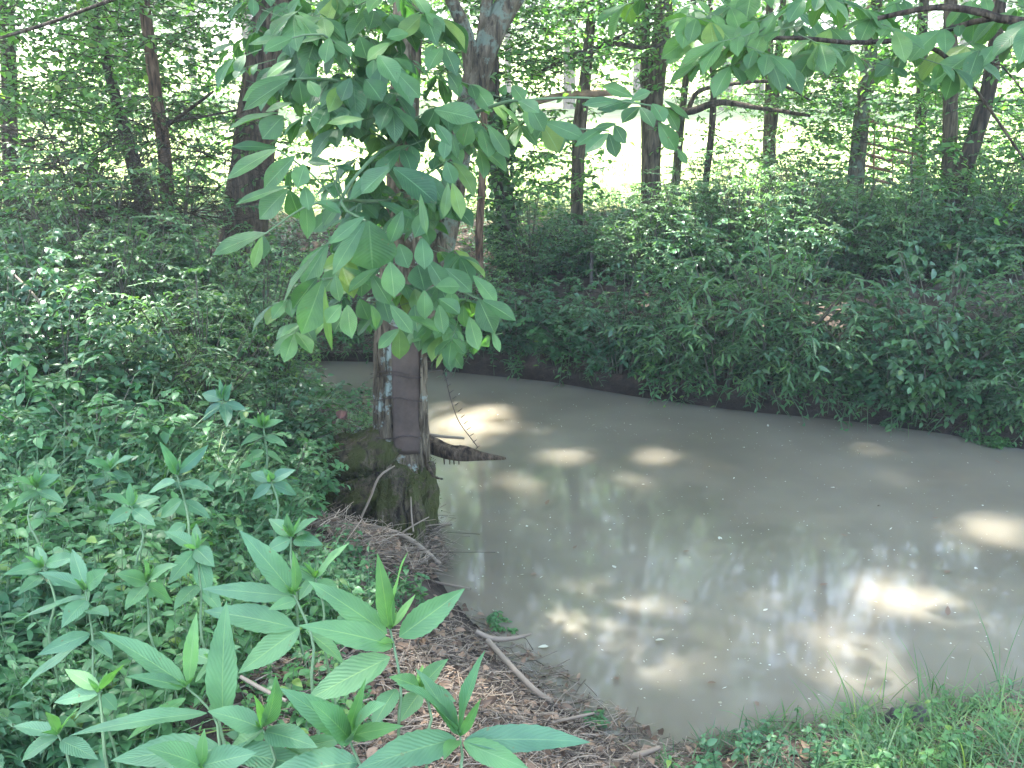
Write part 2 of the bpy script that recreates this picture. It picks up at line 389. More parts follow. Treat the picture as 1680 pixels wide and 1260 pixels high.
sep = N_(t, 'ShaderNodeSeparateXYZ'); t.links.new(tc.outputs['Object'], sep.inputs[0])
ad = N_(t, 'ShaderNodeMath', operation='MULTIPLY_ADD'); t.links.new(n2.outputs[0], ad.inputs[0]); ad.inputs[1].default_value = 3.0; t.links.new(sep.outputs[1], ad.inputs[2])
mr = N_(t, 'ShaderNodeMapRange'); mr.inputs[1].default_value = 14.5; mr.inputs[2].default_value = 16.5; t.links.new(ad.outputs[0], mr.inputs[0])
wet = ramp(t, sep.outputs[2], [(0.0, (0.35, 0.33, 0.32)), (0.05, (0.4, 0.38, 0.36)), (0.12, (1, 1, 1))])
soil = mixc(t, 1.0, soil, wet, 'MULTIPLY')
t.links.new(mixc(t, mr.outputs[0], soil, fieldc), b.inputs['Base Color']); b.inputs['Roughness'].default_value = 0.95; b.inputs['Specular IOR Level'].default_value = 0.15
bu = N_(t, 'ShaderNodeBump', Strength=0.8, Distance=0.04); t.links.new(n1.outputs[0], bu.inputs['Height']); t.links.new(bu.outputs[0], b.inputs['Normal'])
tag(mb.build('ground', gm), kind='structure')

# ------------------------------------------------------------------ pond
wm, t, b = newmat('muddy_water')
tc = N_(t, 'ShaderNodeTexCoord')
n1 = N_(t, 'ShaderNodeTexNoise', Scale=1.1, Detail=3.0); t.links.new(tc.outputs['Object'], n1.inputs['Vector'])
t.links.new(ramp(t, n1.outputs[0], [(0.3, (0.148, 0.128, 0.092)), (0.7, (0.212, 0.186, 0.138))]), b.inputs['Base Color'])
b.inputs['Roughness'].default_value = 0.06; b.inputs['IOR'].default_value = 1.33
b.inputs['Subsurface Weight'].default_value = 1.0; b.inputs['Subsurface Radius'].default_value = (0.42, 0.36, 0.26); b.inputs['Subsurface Scale'].default_value = 1.0
n2 = N_(t, 'ShaderNodeTexNoise', Scale=5.0, Detail=2.0); t.links.new(tc.outputs['Object'], n2.inputs['Vector'])
bu = N_(t, 'ShaderNodeBump', Strength=0.03, Distance=0.02); t.links.new(n2.outputs[0], bu.inputs['Height']); t.links.new(bu.outputs[0], b.inputs['Normal'])
mb = MB(); mb.add([(-40, 1.5, 0), (40, 1.5, 0), (40, 14, 0), (-40, 14, 0)], [[0, 1, 2, 3]])
tag(mb.build('pond_water', wm), kind='structure')

# ------------------------------------------------------------------ trees
LEAN = {}
TOPS = []       # (xy of crown centre, tree empty)
def trunk_path(px, y, lean_to=9.0):
    pts = []; rad = []
    for q in px:
        yy = q[3] if len(q) > 3 else y
        p = P(q[0], q[1], yy); pts.append(p); rad.append(pxr(p, q[2]))
    return pts, rad
def grounded(pts, rad, flare=1.5):
    p0 = pts[0].copy(); g = float(H(p0[0], p0[1]))
    if p0[2] > g-0.1:
        pts = [np.array([p0[0]-(pts[1][0]-p0[0])*0.1, p0[1], g-0.15])]+pts; rad = [rad[0]*flare]+rad
    return pts, rad
def tree(label, cat, px, y, mat, height=9.5, low=None, group=None, n=16, rough=0.10, name='tree', nlimb=6, crown=True, extra=None):
    pts, rad = trunk_path(px, y); pts, rad = grounded(pts, rad, 1.35)
    base = pts[0].copy(); base[2] = float(H(base[0], base[1]))
    th = thing(name, label, cat, base, group)
    d = nrm(pts[-1]-pts[-2]); d = nrm(d*np.array([0.7, 0.7, 1])+np.array([0, 0, 0.3]))
    top = pts[-1]; r = rad[-1]
    k = 5
    for i in range(1, k+1):
        f = i/k; q = top+d*(height-top[2])*f+np.array([math.sin(i*2.1+px[0][0])*0.15, math.cos(i*1.7)*0.15, 0]); pts.append(q); rad.append(r*(1-0.75*f))
    mbt = MB(); tube(mbt, pts, rad, n=n, rough=rough, seed=px[0][0] % 17, step=0.12)
    tips = []
    for i in range(nlimb):
        f = 0.25+0.7*i/nlimb; q = top+d*(height-top[2])*f
        a = rng.uniform(0, 6.28); ln = rng.uniform(1.6, 3.0)
        e = q+np.array([math.cos(a)*ln, math.sin(a)*ln, ln*0.55]); mid = (q+e)/2+np.array([0, 0, 0.25])
        tube(mbt, [q, mid, e], [r*0.45, r*0.3, 0.012], n=6, step=0.4)
    if extra: extra(mbt)
    mbt.build('trunk', mat, th)
    if crown: TOPS.append((top+d*(height-top[2])*0.8, th))
    th['_crown'] = 1
    CROWN[th.name] = MB()
    return th
CROWN = {}
T = {}
T['oak'] = tree('thick dark ridged oak trunk leaning right behind the big-leaved branch', 'tree', [(392,470,88),(398,400,76),(420,210,66),(440,60,60),(452,-40,56)], 10.5, M['barkoak'], 12, n=40, rough=0.06)
T['slim_red'] = tree('slim straight reddish trunk rising left of the thick oak', 'tree', [(284,440,26),(281,400,24),(271,260,22),(255,150,20),(238,20,18)], 9.6, M['barkred'], 9)
T['slant'] = tree('short dark slanting trunk crossing behind the slim reddish trunk', 'tree', [(258,420,32),(246,370,28),(222,280,24),(200,200,20),(172,90,16),(150,0,14)], 10.2, M['barkdark'], 9)
T['farleft'] = tree('upright dark trunk at the far left edge of the photo', 'tree', [(22,380,26),(18,280,26),(15,150,24),(8,0,22)], 12.0, M['barkdark'], 9)
T['thinleft'] = tree('thin brown sapling stem between the ivy trunk and the main tree', 'tree', [(788,450,13),(786,380,13),(791,300,12),(795,150,11),(800,0,9)], 9.2, M['barkred'], 6, n=8, nlimb=3)
T['ivy'] = tree('dark trunk wrapped in ivy left of the bright meadow', 'tree', [(832,440,40),(832,400,36),(828,330,32),(815,250,30),(806,150,28),(800,0,26)], 10.5, M['barkdark'], 10, n=20)
T['t948'] = tree('narrow dark trunk crossed by the snapped dead limb', 'tree', [(944,450,20),(946,380,20),(948,280,22),(952,200,22),(962,110,18),(970,0,14)], 11.5, M['bark'], 9)
T['t1070'] = tree('stout grey furrowed trunk standing against the bright meadow', 'tree', [(1070,430,34),(1070,360,31),(1069,230,31),(1074,150,30),(1085,60,28),(1090,-30,26)], 12.5, M['bark'], 12, n=24,
    extra=lambda m: tube(m, [P(1060,380,12.55), P(1060,230,12.6), P(1058,130,12.6), P(1060,0,12.7), P(1062,-200,12.8)], [0.07, 0.06, 0.055, 0.05, 0.02], n=8, step=0.2, rough=0.05))
T['t1110'] = tree('thin pale trunk leaning right just beside the stout grey trunk', 'tree', [(1100,345,18),(1108,300,15),(1117,200,13),(1128,110,12),(1138,0,10)], 14.2, M['barklich'], 8, n=10)
T['t1160'] = tree('crooked thin dark trunk right of the meadow gap', 'tree', [(1153,345,13),(1160,280,11),(1170,180,11),(1168,80,9),(1165,0,8)], 12.6, M['barkdark'], 7, n=8)
T['t1262'] = tree('grey trunk with twin upper stems standing past the meadow gap', 'tree', [(1259,350,24),(1260,300,22),(1263,220,21),(1262,140,14),(1262,40,12),(1260,-40,10)], 14.0, M['bark'], 10,
    extra=lambda m: tube(m, [P(1264,220,13.98), P(1272,150,13.9), P(1280,60,13.8), P(1290,-60,13.8)], [0.085, 0.06, 0.05, 0.03], n=8, step=0.2, rough=0.05))
T['t1410'] = tree('pale grey lichened trunk just left of the rusty pipe gate', 'tree', [(1400,360,30),(1404,290,27),(1413,200,26),(1424,120,25),(1436,0,24)], 12.0, M['barklich'], 10, n=20)
T['t1515'] = tree('dark upright trunk behind the right end of the pipe gate', 'tree', [(1508,330,20),(1510,220,18),(1513,120,18),(1516,0,16)], 14.6, M['barkdark'], 9)
T['t1560'] = tree('dark leafy trunk pair, the straight stem near the right edge', 'tree', [(1556,430,30),(1558,330,26),(1558,220,24),(1560,100,22),(1560,0,20)], 10.5, M['bark'], 9)
T['t1610'] = tree('dark curved trunk leaning right near the right edge of the photo', 'tree', [(1562,435,24),(1568,360,26),(1578,290,26),(1605,210,25),(1625,130,24),(1640,0,22)], 10.2, M['barkdark'], 9)

# the main tree: hickory with forked stem, flared mossy base
HY = 5.5
hb = P(665, 900, HY); hb[2] = 0.0
hick = thing('hickory_tree', 'large forked lichened tree with a mossy flared base in the pond edge', 'tree', hb)
T['hick'] = hick; CROWN[hick.name] = MB()
mbt = MB()
def pt(u, v, y, w): p = P(u, v, y); return p, pxr(p, w)
def pxtube(mb, L, **k):
    a = [pt(*q) for q in L]; tube(mb, [x[0] for x in a], [x[1] for x in a], **k)
pxtube(mbt, [(660,960,5.45,134),(662,900,5.45,118),(660,840,5.46,104),(658,780,5.47,96),(656,700,5.5,88),(656,620,5.5,84),(658,540,5.5,82),(668,480,5.5,92),(672,430,5.5,88)], n=72, rough=0.055, seed=3, step=0.04, ridges=9)
pxtube(mbt, [(665,500,5.48,56),(662,420,5.5,52),(658,300,5.55,50),(662,180,5.6,50),(668,60,5.65,48),(670,-60,5.7,46),(672,-300,5.8,40),(690,-800,6.2,20)], n=36, rough=0.08, seed=5, step=0.06)
pxtube(mbt, [(690,560,5.56,30),(700,480,5.6,44),(722,400,5.65,46),(745,300,5.7,40),(760,220,5.8,38),(780,130,5.85,44),(805,60,5.9,42),(850,-20,6.0,40),(930,-130,6.2,36),(1050,-400,6.6,22)], n=36, rough=0.09, seed=8, step=0.06, m=1)
pxtube(mbt, [(776,140,5.85,30),(765,60,5.8,24),(740,0,5.75,20),(700,-80,5.7,14),(600,-300,5.6,8)], n=14, rough=0.08, step=0.08, m=1)
pxtube(mbt, [(790,130,5.85,26),(792,60,5.9,22),(800,-20,5.9,18),(800,-200,6,12)], n=14, rough=0.08, step=0.08, m=1)
mbt.build('trunk', [M['barkhick'], M['barklich']], hick)
mbr = MB()
def root(L, **k): pxtube(mbr, L, n=40, rough=0.15, step=0.03, ridges=5, **k)
root([(668,700,5.5,60),(640,735,5.46,84),(600,748,5.45,72),(560,756,5.5,58),(520,764,5.6,48),(470,775,5.75,30)])
root([(665,770,5.44,86),(640,800,5.38,90),(600,822,5.32,70),(560,838,5.3,52),(515,850,5.3,40)])
root([(655,790,5.3,70),(650,850,5.2,72),(655,905,5.12,60),(662,960,5.05,50)])
root([(690,760,5.45,40),(698,830,5.4,38),(702,900,5.38,34),(704,960,5.36,34)])
root([(630,880,5.2,40),(600,900,5.15,40),(560,920,5.15,30)])
root([(640,700,5.5,30),(600,722,5.52,34),(560,728,5.6,26),(525,740,5.7,18)])
root([(600,790,5.34,24),(560,806,5.3,20),(530,812,5.3,16)])
root([(676,800,5.2,26),(682,860,5.1,30),(676,920,5.0,26)])
rv = np.concatenate([v for v in mbr.v]); rv = rv+0.010*np.stack([wob(rv[:, 0]*1.0, rv[:, 2], 30), wob(rv[:, 1], rv[:, 2], 34), wob(rv[:, 0], rv[:, 1], 41)], -1)+0.018*np.stack([wob(rv[:, 0], rv[:, 2]+rv[:, 1], 11), wob(rv[:, 1], rv[:, 2], 9), wob(rv[:, 0], rv[:, 2], 13)], -1)
o_ = 0
for i in range(len(mbr.v)): k_ = len(mbr.v[i]); mbr.v[i] = rv[o_:o_+k_]; o_ += k_
mbr.build('root', M['mossbark'], hick)
mq = rv[rng.integers(0, len(rv), 30000)]+rng.normal(size=(30000, 3))*0.012; mq = mq[(wob(mq[:, 0], mq[:, 2], 7)+rng.normal(size=30000)*0.5 > -0.1) & (mq[:, 2] > 0.03)]
mbm = MB(); leaves(mbm, T_DIA, mq, rdir(len(mq), 0.6)+np.array([0, -0.6, 0.2]), rdir(len(mq), 0.2), rng.uniform(0.006, 0.016, len(mq)), 0.005, 0.1, 0.2); mbm.build('moss', M['mossfuzz'], hick)
TOPS.append((np.array([-0.5, 6.2, 8.5]), hick))
# bark strips, peeling dark ridge on the right edge of the trunk
mbs = MB()
for i in range(26):
    u0 = 690+rng.uniform(-3, 9); v0 = rng.uniform(545, 700); ln = rng.uniform(40, 150); w = rng.uniform(2, 5)
    pxtube(mbs, [(u0, v0, 5.38, w), (u0+rng.uniform(-3, 4), v0+ln/2, 5.36, w*1.3), (u0+rng.uniform(-4, 5), v0+ln, 5.38, w*0.6)], n=5)
for i in range(14):
    u0 = 618+rng.uniform(-4, 14); v0 = rng.uniform(545, 640); ln = rng.uniform(40, 120); w = rng.uniform(2, 5)
    pxtube(mbs, [(u0, v0, 5.38, w), (u0+rng.uniform(-3, 2), v0+ln/2, 5.36, w*1.3), (u0+rng.uniform(-6, 1), v0+ln, 5.38, w*0.6)], n=5)
mbs.build('bark_strip', M['barkhick'], hick)

# trees outside the frame whose crowns shade the near bank
def offtree(label, x, y, mat, r=0.17, h=10):
    th = thing('tree', label, 'tree', (x, y, float(H(x, y)))); m = MB()
    z0 = float(H(x, y))-0.2
    tube(m, [(x, y, z0), (x, y, z0+0.5), (x+0.1, y+0.1, 3), (x, y+0.3, 6), (x+0.2, y+0.4, h)], [r*1.5, r*1.1, r, r*0.8, r*0.2], n=18, rough=0.08, step=0.12)
    for i in range(7):
        z = 4+i*0.8; a = rng.uniform(0, 6.28); ln = rng.uniform(1.8, 3.2)
        tube(m, [(x, y+0.2, z), (x+math.cos(a)*ln*0.5, y+0.2+math.sin(a)*ln*0.5, z+0.8), (x+math.cos(a)*ln, y+0.2+math.sin(a)*ln, z+1.4)], [r*0.4, r*0.25, 0.012], n=6, step=0.4)
    m.build('trunk', mat, th); TOPS.append((np.array([x, y+0.5, 8.5]), th)); CROWN[th.name] = MB(); return th
T['offR'] = offtree('tree at the right of the near shore whose limb overhangs the pond', 5.2, 4.4, M['bark'])
offtree('tree on the left bank beyond the left edge of the photo', -4.6, 3.6, M['bark'])
offtree('tree on the near bank behind the viewpoint', 1.8, -1.8, M['barkoak'])
offtree('tree on the far bank beyond the right edge of the photo', 8.5, 9.5, M['bark'])
offtree('tree in the thicket beyond the left edge of the photo', -7.5, 8.5, M['barkdark'])

# ------------------------------------------------------------------ high canopy (casts the shade; gaps let sun reach the water)
LIT = [(960,1020,110,70),(1060,1085,90,32),(1400,1095,95,70),(1490,985,130,36),(1250,995,60,26),(1640,872,80,30),(765,695,110,50),(930,748,70,13),(1085,748,50,11),
       (850,790,40,15),(1430,738,45,12),(1180,1035,45,26),(1040,800,34,14),(430,545,60,16),(1560,1040,50,22),(1330,560,30,12),(900,380,50,8),(980,350,50,8),(480,420,30,10)]
LW = []
for u, v, a, c in LIT:
    p = G(u, v); px_ = G(u+a, v); p1 = G(u, v-c); p2 = G(u, v+c)
    LW.append((p[0], (p1[1]+p2[1])/2, px_[0]-p[0], max((p1[1]-p2[1])/2, 0.12)))
BP = [(rng.uniform(-1.5, 8.5), rng.uniform(8.6, 13.0), rng.uniform(0.35, 0.85), rng.uniform(0.35, 0.8)) for _ in range(30)]
BP += [(rng.uniform(-6, -1.6), rng.uniform(3.2, 9.5), rng.uniform(0.2, 0.5), rng.uniform(0.2, 0.5)) for _ in range(10)]
def keep(g):
    k = np.ones(len(g)); 
    for x, y, a, b_ in LW:
        r = np.sqrt(((g[:, 0]-x)/a)**2+((g[:, 1]-y)/b_)**2)*(1+0.4*wob(g[:, 0], g[:, 1], 5.5)); k = np.minimum(k, np.clip((r-0.42)/1.0, 0, 1))
    for x, y, a, b_ in BP:
        r = np.sqrt(((g[:, 0]-x)/a)**2+((g[:, 1]-y)/b_)**2)*(1+0.4*wob(g[:, 0], g[:, 1], 4.0)); k = np.minimum(k, np.clip(0.12+(r-0.6)/0.7, 0, 1))
    k = k*np.clip((13.8+wob(g[:, 0], g[:, 0]*0, 0.9)*0.8-g[:, 1])/0.7, 0, 1)
    return rng.uniform(size=len(g)) < k
NC = 200000
g = np.stack([rng.uniform(-10, 11, NC), rng.uniform(-1.0, 15, NC)], -1)
d_ = sdist(g[:, 0], g[:, 1]); g = g[(rng.uniform(size=NC) < np.where(d_ > 0.15, np.where(g[:, 1] > 8.3, 0.17, 0.45), 1.0))]; NC = len(g)
z = rng.uniform(7.5, 13.5, NC)
ok = keep(g); g = g[ok]; z = z[ok]
pos = np.column_stack([g+SUN[:2]/SUN[2]*z[:, None], z])
tops = np.array([t_[0] for t_ in TOPS])
own = np.argmin(((pos[:, None, :2]-tops[None, :, :2])**2).sum(-1), 1)
for i, (c, th) in enumerate(TOPS):
    q = pos[own == i]
    if len(q) == 0: continue
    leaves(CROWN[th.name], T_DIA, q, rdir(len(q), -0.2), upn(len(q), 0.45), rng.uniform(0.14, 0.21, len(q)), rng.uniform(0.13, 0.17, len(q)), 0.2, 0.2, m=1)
# unseen middle storey behind the far bank, added to screen sky from pond reflections, z 3.5..7
NM = 170000
g = np.stack([rng.uniform(-11, 12, NM), rng.uniform(9.5, 17.5, NM)], -1); z = rng.uniform(4.0, 9.0, NM)
cl = wob(g[:, 0], g[:, 1]+z, 1.3)+rng.normal(size=NM)*0.4; sel = (cl > -0.55) & (rng.uniform(size=NM) < np.where((g[:, 0] > -3.2) & (g[:, 0] < 8), 1, 0.3)); g = g[sel]; z = z[sel]
gp = g-SUN[:2]/SUN[2]*z[:, None]; ok = keep(gp); g = g[ok]; z = z[ok]
pos = np.column_stack([g, z])
own = np.argmin(((pos[:, None, :2]-tops[None, :, :2])**2).sum(-1), 1)
for i, (c, th) in enumerate(TOPS):
    q = pos[own == i]
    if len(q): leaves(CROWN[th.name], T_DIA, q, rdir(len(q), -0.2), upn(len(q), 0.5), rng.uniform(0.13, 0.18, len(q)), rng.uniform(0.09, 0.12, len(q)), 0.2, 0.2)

# ------------------------------------------------------------------ leafy sprays seen between the trunks
def sprays(mb, O, D, Ln, nl, ll, tp=T_OV, wr=0.55, droop=0.25, m=0, stemm=None, hang=0.3, ang=0.9):
    k = len(O); t = (np.arange(nl)+0.6)/nl
    D = nrm(D); end_drop = hang*Ln
    pos = O[:, None]+D[:, None]*(Ln[:, None]*t[None])[..., None]; pos[..., 2] -= end_drop[:, None]*t[None]**2
    side = nrm(np.cross(D, np.array([0, 0, 1.0])))
    sg = np.where(np.arange(nl) % 2, 1, -1)[None, :, None]
    ld = D[:, None]*math.cos(ang)+side[:, None]*sg*math.sin(ang)+rng.normal(size=(k, nl, 3))*0.28; ld[..., 2] -= 0.25
    nn = np.array([0, 0, 1.0])+rng.normal(size=(k, nl, 3))*0.33
    L = ll*rng.uniform(0.7, 1.25, (k, nl))
    leaves(mb, tp, pos.reshape(-1, 3), ld.reshape(-1, 3), nn.reshape(-1, 3), L.ravel(), L.ravel()*wr, droop, 0.3, m=m)
    if stemm is not None:
        e = O+D*Ln[:, None]; e[:, 2] -= end_drop
        mid = O+D*Ln[:, None]*0.5; mid[:, 2] -= end_drop*0.25
        sticks(mb, O, mid, 0.006, 0.004, 0.0, m=stemm); sticks(mb, mid, e, 0.004, 0.002, 0.0, m=stemm)
def region(key, poly, n, y0, y1, nl=9, ll=0.075, clump=6, **k):
    c = samp(poly, max(2, n//clump)); O = []
    for (u, v) in c:
        y = rng.uniform(y0, y1); p = P(u, v, y)
        O.append(p+rng.normal(size=(clump, 3))*np.array([0.28, 0.3, 0.10]))
    O = np.concatenate(O); D = rdir(len(O), 0.05, 0.7)
    if key in T and k.pop('up', True): pass
    sprays(CROWN[T[key].name], O-D*0.2, D, rng.uniform(0.3, 0.55, len(O)), nl, ll, stemm=2, **k)
Pg = lambda u0, v0, u1, v1: [(u0, v0), (u1, v0), (u1, v1), (u0, v1)]
region('farleft', Pg(-60, -40, 200, 300), 420, 7.5, 11.5)
region('slant', Pg(80, -40, 200, 260), 200, 7.5, 11)
region('slant', Pg(180, -40, 330, 260), 150, 10.3, 12)
region('slim_red', Pg(200, -40, 430, 220), 300, 9.8, 12)
region('slim_red', Pg(230, 200, 370, 330), 50, 9.8, 12)
region('oak', Pg(430, -40, 700, 200), 330, 10, 13)
region('ivy', Pg(690, -40, 960, 150), 330, 9.5, 13)
region('ivy', Pg(760, 180, 930, 400), 90, 9.5, 11.5)
region('t948', Pg(880, -40, 1080, 130), 220, 10, 13.5)
region('t948', Pg(880, 180, 1000, 360), 24, 11, 13)
region('t1070', Pg(1000, -40, 1240, 90), 220, 11, 14)
region('t1160', Pg(1140, 80, 1260, 320), 48, 11.5, 14)
region('t1262', Pg(1210, 60, 1400, 320), 240, 12, 14.5)
region('t1410', Pg(1310, -40, 1500, 230), 260, 10.5, 13)
region('t1515', Pg(1440, -40, 1600, 320), 150, 12, 15)
region('t1560', Pg(1490, -40, 1720, 400), 310, 10.8, 13)
region('t1610', Pg(1640, 60, 1760, 420), 150, 8, 11)
region('t1610', Pg(1560, 60, 1680, 380), 120, 10.5, 12)
# sunlit saplings and brush past the far bank
region('farleft', Pg(-60, 120, 180, 330), 230, 13, 17, nl=10, ll=0.085)
region('slim_red', Pg(160, 100, 370, 300), 230, 13, 17, nl=10, ll=0.085)
region('oak', Pg(420, 60, 700, 230), 170, 13, 17, nl=10, ll=0.085)
region('t1410', Pg(1330, 60, 1500, 330), 260, 13.5, 17, nl=10, ll=0.085)
region('t1560', Pg(1500, 60, 1740, 330), 300, 12.5, 17, nl=10, ll=0.085)
region('t1262', Pg(1180, 40, 1360, 200), 130, 14, 18, nl=10, ll=0.085)
region('t1070', Pg(860, -40, 1240, 130), 260, 14, 19, nl=10, ll=0.095)
region('ivy', Pg(740, 160, 930, 380), 130, 12, 15, nl=10, ll=0.085)
region('ivy', Pg(420, 190, 720, 360), 90, 9.5, 12)
# ivy on its trunk
q = np.concatenate([np.array([P(u+rng.normal()*13, v, 10.4) for _ in range(1)]) for u, v in [(rng.uniform(808, 842), rng.uniform(150, 440)) for _ in range(700)]])
q[:, 1] += rng.normal(size=len(q))*0.12
mbi = MB(); leaves(mbi, T_OV, q, rdir(len(q), -0.7), nrm(rng.normal(size=(len(q), 3))+np.array([0, -1.0, 0.6])), 0.07, 0.06, 0.2, 0.2)
mbi.build('ivy', M['ivy'], T['ivy'])

# fine dead twiggy branches low on the left trees
def twiggery(mb, base, n, ln, m=2, up=0.1, r=0.006, lv=2):
    A = [base]*n; B = []
    for i in range(n):
        a = rng.uniform(0, 6.28); d = nrm(np.array([math.cos(a), math.sin(a)*0.6, up+rng.normal()*0.25])); B.append(base+d*ln*rng.uniform(0.5, 1.1))
    A = np.array(A); B = np.array(B); sticks(mb, A, B, r, r*0.4, 0.06, m=m)
    for l in range(lv):
        s = rng.uniform(0.25, 0.95, (len(A), 5, 1)); O = (A[:, None]+(B-A)[:, None]*s).reshape(-1, 3); D = np.repeat(nrm(B-A), 5, 0)
        D = nrm(D+rng.normal(size=D.shape)*0.55); E = O+D*(ln*0.45/(l+1))*rng.uniform(0.4, 1, (len(O), 1)); E[:, 2] -= 0.03
        sticks(mb, O, E, r*0.5/(l+1), r*0.3/(l+1), 0.08, m=m); A, B = O, E
for u, v, y, key in [(60,230,8.5,'farleft'),(110,300,8,'farleft'),(160,350,8,'slant'),(200,300,8.5,'slant'),(250,330,8.4,'slant'),(60,330,8,'farleft'),(310,350,8.5,'slim_red'),(330,250,9,'slim_red'),(140,260,8,'slant'),(200,380,7.6,'slant'),(90,380,7.4,'farleft')]:
    twiggery(CROWN[T[key].name], P(u, v, y), 9, 1.0, lv=2, r=0.007)
# limbs seen across the gaps
def limb(key, L, m=2, n=8, **k): pxtube(CROWN[T[key].name], L, n=n, rough=0.08, step=0.08, m=m, **k)
limb('t1070', [(1070,180,12.4,14),(1130,183,12,13),(1180,168,11.8,11),(1250,178,11.5,7),(1330,190,11.3,5)])
limb('t1070', [(1130,180,12,8),(1145,150,12,8),(1200,138,11.9,6),(1270,135,11.6,6),(1330,165,11.5,3)])
limb('t948', [(960,90,11.4,10),(1010,72,11.2,8),(1060,78,11,6),(1120,60,10.8,4)])
limb('t948', [(870,130,11,5),(930,95,11.2,8),(975,80,11.3,10),(1030,55,11.4,8),(1060,40,11.4,6)])
limb('farleft', [(0,62,6.5,5),(80,38,6.4,6),(150,12,6.3,6),(210,-10,6.2,7)])
limb('slim_red', [(275,205,9.5,8),(310,180,9.2,6),(350,150,9,4)])
limb('slim_red', [(275,200,9.5,6),(340,190,9,4),(390,180,8.8,3)])
limb('offR', [(1180,66,4.6,5),(1300,62,4.6,7),(1400,70,4.7,8),(1500,68,4.7,9),(1560,100,4.6,7),(1610,160,4.5,5),(1680,262,4.4,4)])
limb('offR', [(1440,30,4.7,8),(1530,12,4.6,11),(1600,18,4.5,13),(1680,36,4.4,16),(1900,30,4.4,32),(2250,-60,4.4,80)])
limb('offR', [(1500,68,4.7,9),(1580,40,4.6,10),(1640,28,4.5,10)])
limb('offR', [(1560,95,4.6,4),(1640,105,4.5,3),(1690,170,4.4,3)])
# big compound leaves ---------------------------------------------------------
def leaf_px(mb, b, tip, y, w, m=0, tp=T_OBH, dy=None, droop=0.12, face=None):
    A = P(b[0], b[1], y); y2 = y+(rng.uniform(-0.10, 0.03) if dy is None else dy)
    B = P(tip[0], tip[1], y2); L = np.linalg.norm(B-A)
    Wd = pxr(A, w)*2
    toc = nrm(np.array([0, 0, EYE])-A)
    N = nrm(toc*0.75+np.array([0, 0, 0.55])+rng.normal(size=3)*0.22) if face is None else face
    up = np.cross(np.cross(nrm(B-A), N), nrm(B-A)); up = nrm(up)
    D = nrm(B-A+up*droop*L*0.9)
    leaves(mb, tp, A[None], D[None], N[None], L*1.04, Wd, droop, rng.uniform(0.12, 0.35), m=m, wave=0.012)
HL = [((455,245),(371,293),38),((455,243),(380,240),20),((485,255),(432,310),36),((500,270),(488,308),32),((545,270),(503,265),20),((548,272),(582,279),18),
 ((475,305),(385,335),20),((472,310),(425,360),42),((475,312),(493,360),38),((500,305),(507,345),26),((500,320),(505,392),32),((437,382),(347,418),42),
 ((430,385),(432,425),26),((640,275),(592,318),46),((640,270),(572,328),30),((645,275),(718,334),58),((600,360),(545,412),40),((598,355),(540,400),24),
 ((605,362),(612,446),88),((600,362),(545,450),32),((538,400),(495,472),42),((530,405),(462,498),44),((520,455),(480,508),36),((528,460),(495,550),54),
 ((570,500),(577,555),34),((550,450),(557,495),26),((595,445),(593,487),40),((590,490),(605,525),32),((640,500),(677,548),28),((654,538),(656,590),34),
 ((655,540),(620,572),24),((692,390),(697,442),34),((685,435),(697,477),54),((696,476),(697,524),30),((680,500),(685,545),32),((640,430),(647,488),42),
 ((740,478),(742,508),26),((785,490),(812,548),42),((790,492),(847,526),30),((770,520),(785,575),30),((776,452),(816,500),32),((760,500),(762,537),22),
 ((808,545),(820,578),14),((700,425),(735,480),34),((715,470),(755,470),34),((720,490),(755,515),30),((730,440),(775,480),34),((732,265),(745,303),28),((742,300),(757,360),27),((735,215),(728,262),24),((738,215),(751,262),15),
 ((715,203),(740,240),22),((785,210),(740,247),38),((790,212),(802,258),42),((800,205),(836,260),26),((770,200),(760,240),34),((480,62),(407,72),20),((480,62),(432,84),24),
 ((541,62),(533,104),28),((545,65),(578,93),26),((530,62),(495,70),16),((478,98),(437,127),20),((505,100),(510,124),22),((475,125),(397,165),32),
 ((475,130),(398,181),32),((490,130),(497,173),32),((505,132),(523,160),24),((460,185),(369,215),38),((465,190),(430,228),46),((480,170),(435,183),24),
 ((600,130),(627,166),46),((575,128),(560,166),32),((590,60),(602,96),36),((620,90),(652,136),40),((670,55),(634,62),24),((650,118),(690,161),32),
 ((712,180),(786,196),44),((715,178),(700,209),34),((735,120),(752,146),36),((830,140),(822,156),16),((840,140),(860,166),26),((866,146),(850,166),16),
 ((890,205),(917,250),44),((893,200),(961,228),30),((868,172),(893,216),32),((850,165),(885,185),30),((997,205),(943,240),22),((998,218),(960,251),26),
 ((998,218),(1011,259),28),((1008,205),(1026,236),24),((1012,203),(973,212),14),((1040,160),(990,140),22),((1035,165),(1068,150),22),((1040,165),(1006,180),20),
 ((1015,165),(955,172),20),((1022,167),(980,180),24),((1050,175),(1020,202),30),((1050,175),(1073,209),24),((1070,170),(1090,201),32),((1090,175),(1114,216),26),
 ((1080,200),(1110,248),32),((1112,245),(1127,269),14),((1090,165),(1132,196),14),((620,440),(570,480),30),((610,450),(640,500),32),((560,500),(535,530),30),
 ((520,330),(560,350),24),((560,330),(530,370),26),((620,330),(680,360),24),((660,300),(700,300),30),((655,400),(670,440),34),((625,480),(640,530),34),((670,520),(722,545),30),
 ((700,345),(680,390),30),((580,420),(530,440),30),((660,345),(640,400),28),((720,500),(728,548),26),((562,520),(548,546),22),((608,500),(618,540),24)]
HY_ = [((598,195),(536,202),20),((735,300),(728,358),20),((690,318),(700,386),15),((533,470),(544,577),16),((430,388),(415,442),20),((640,70),(602,100),26),((725,255),(728,265),12)]
ch = CROWN[hick.name]
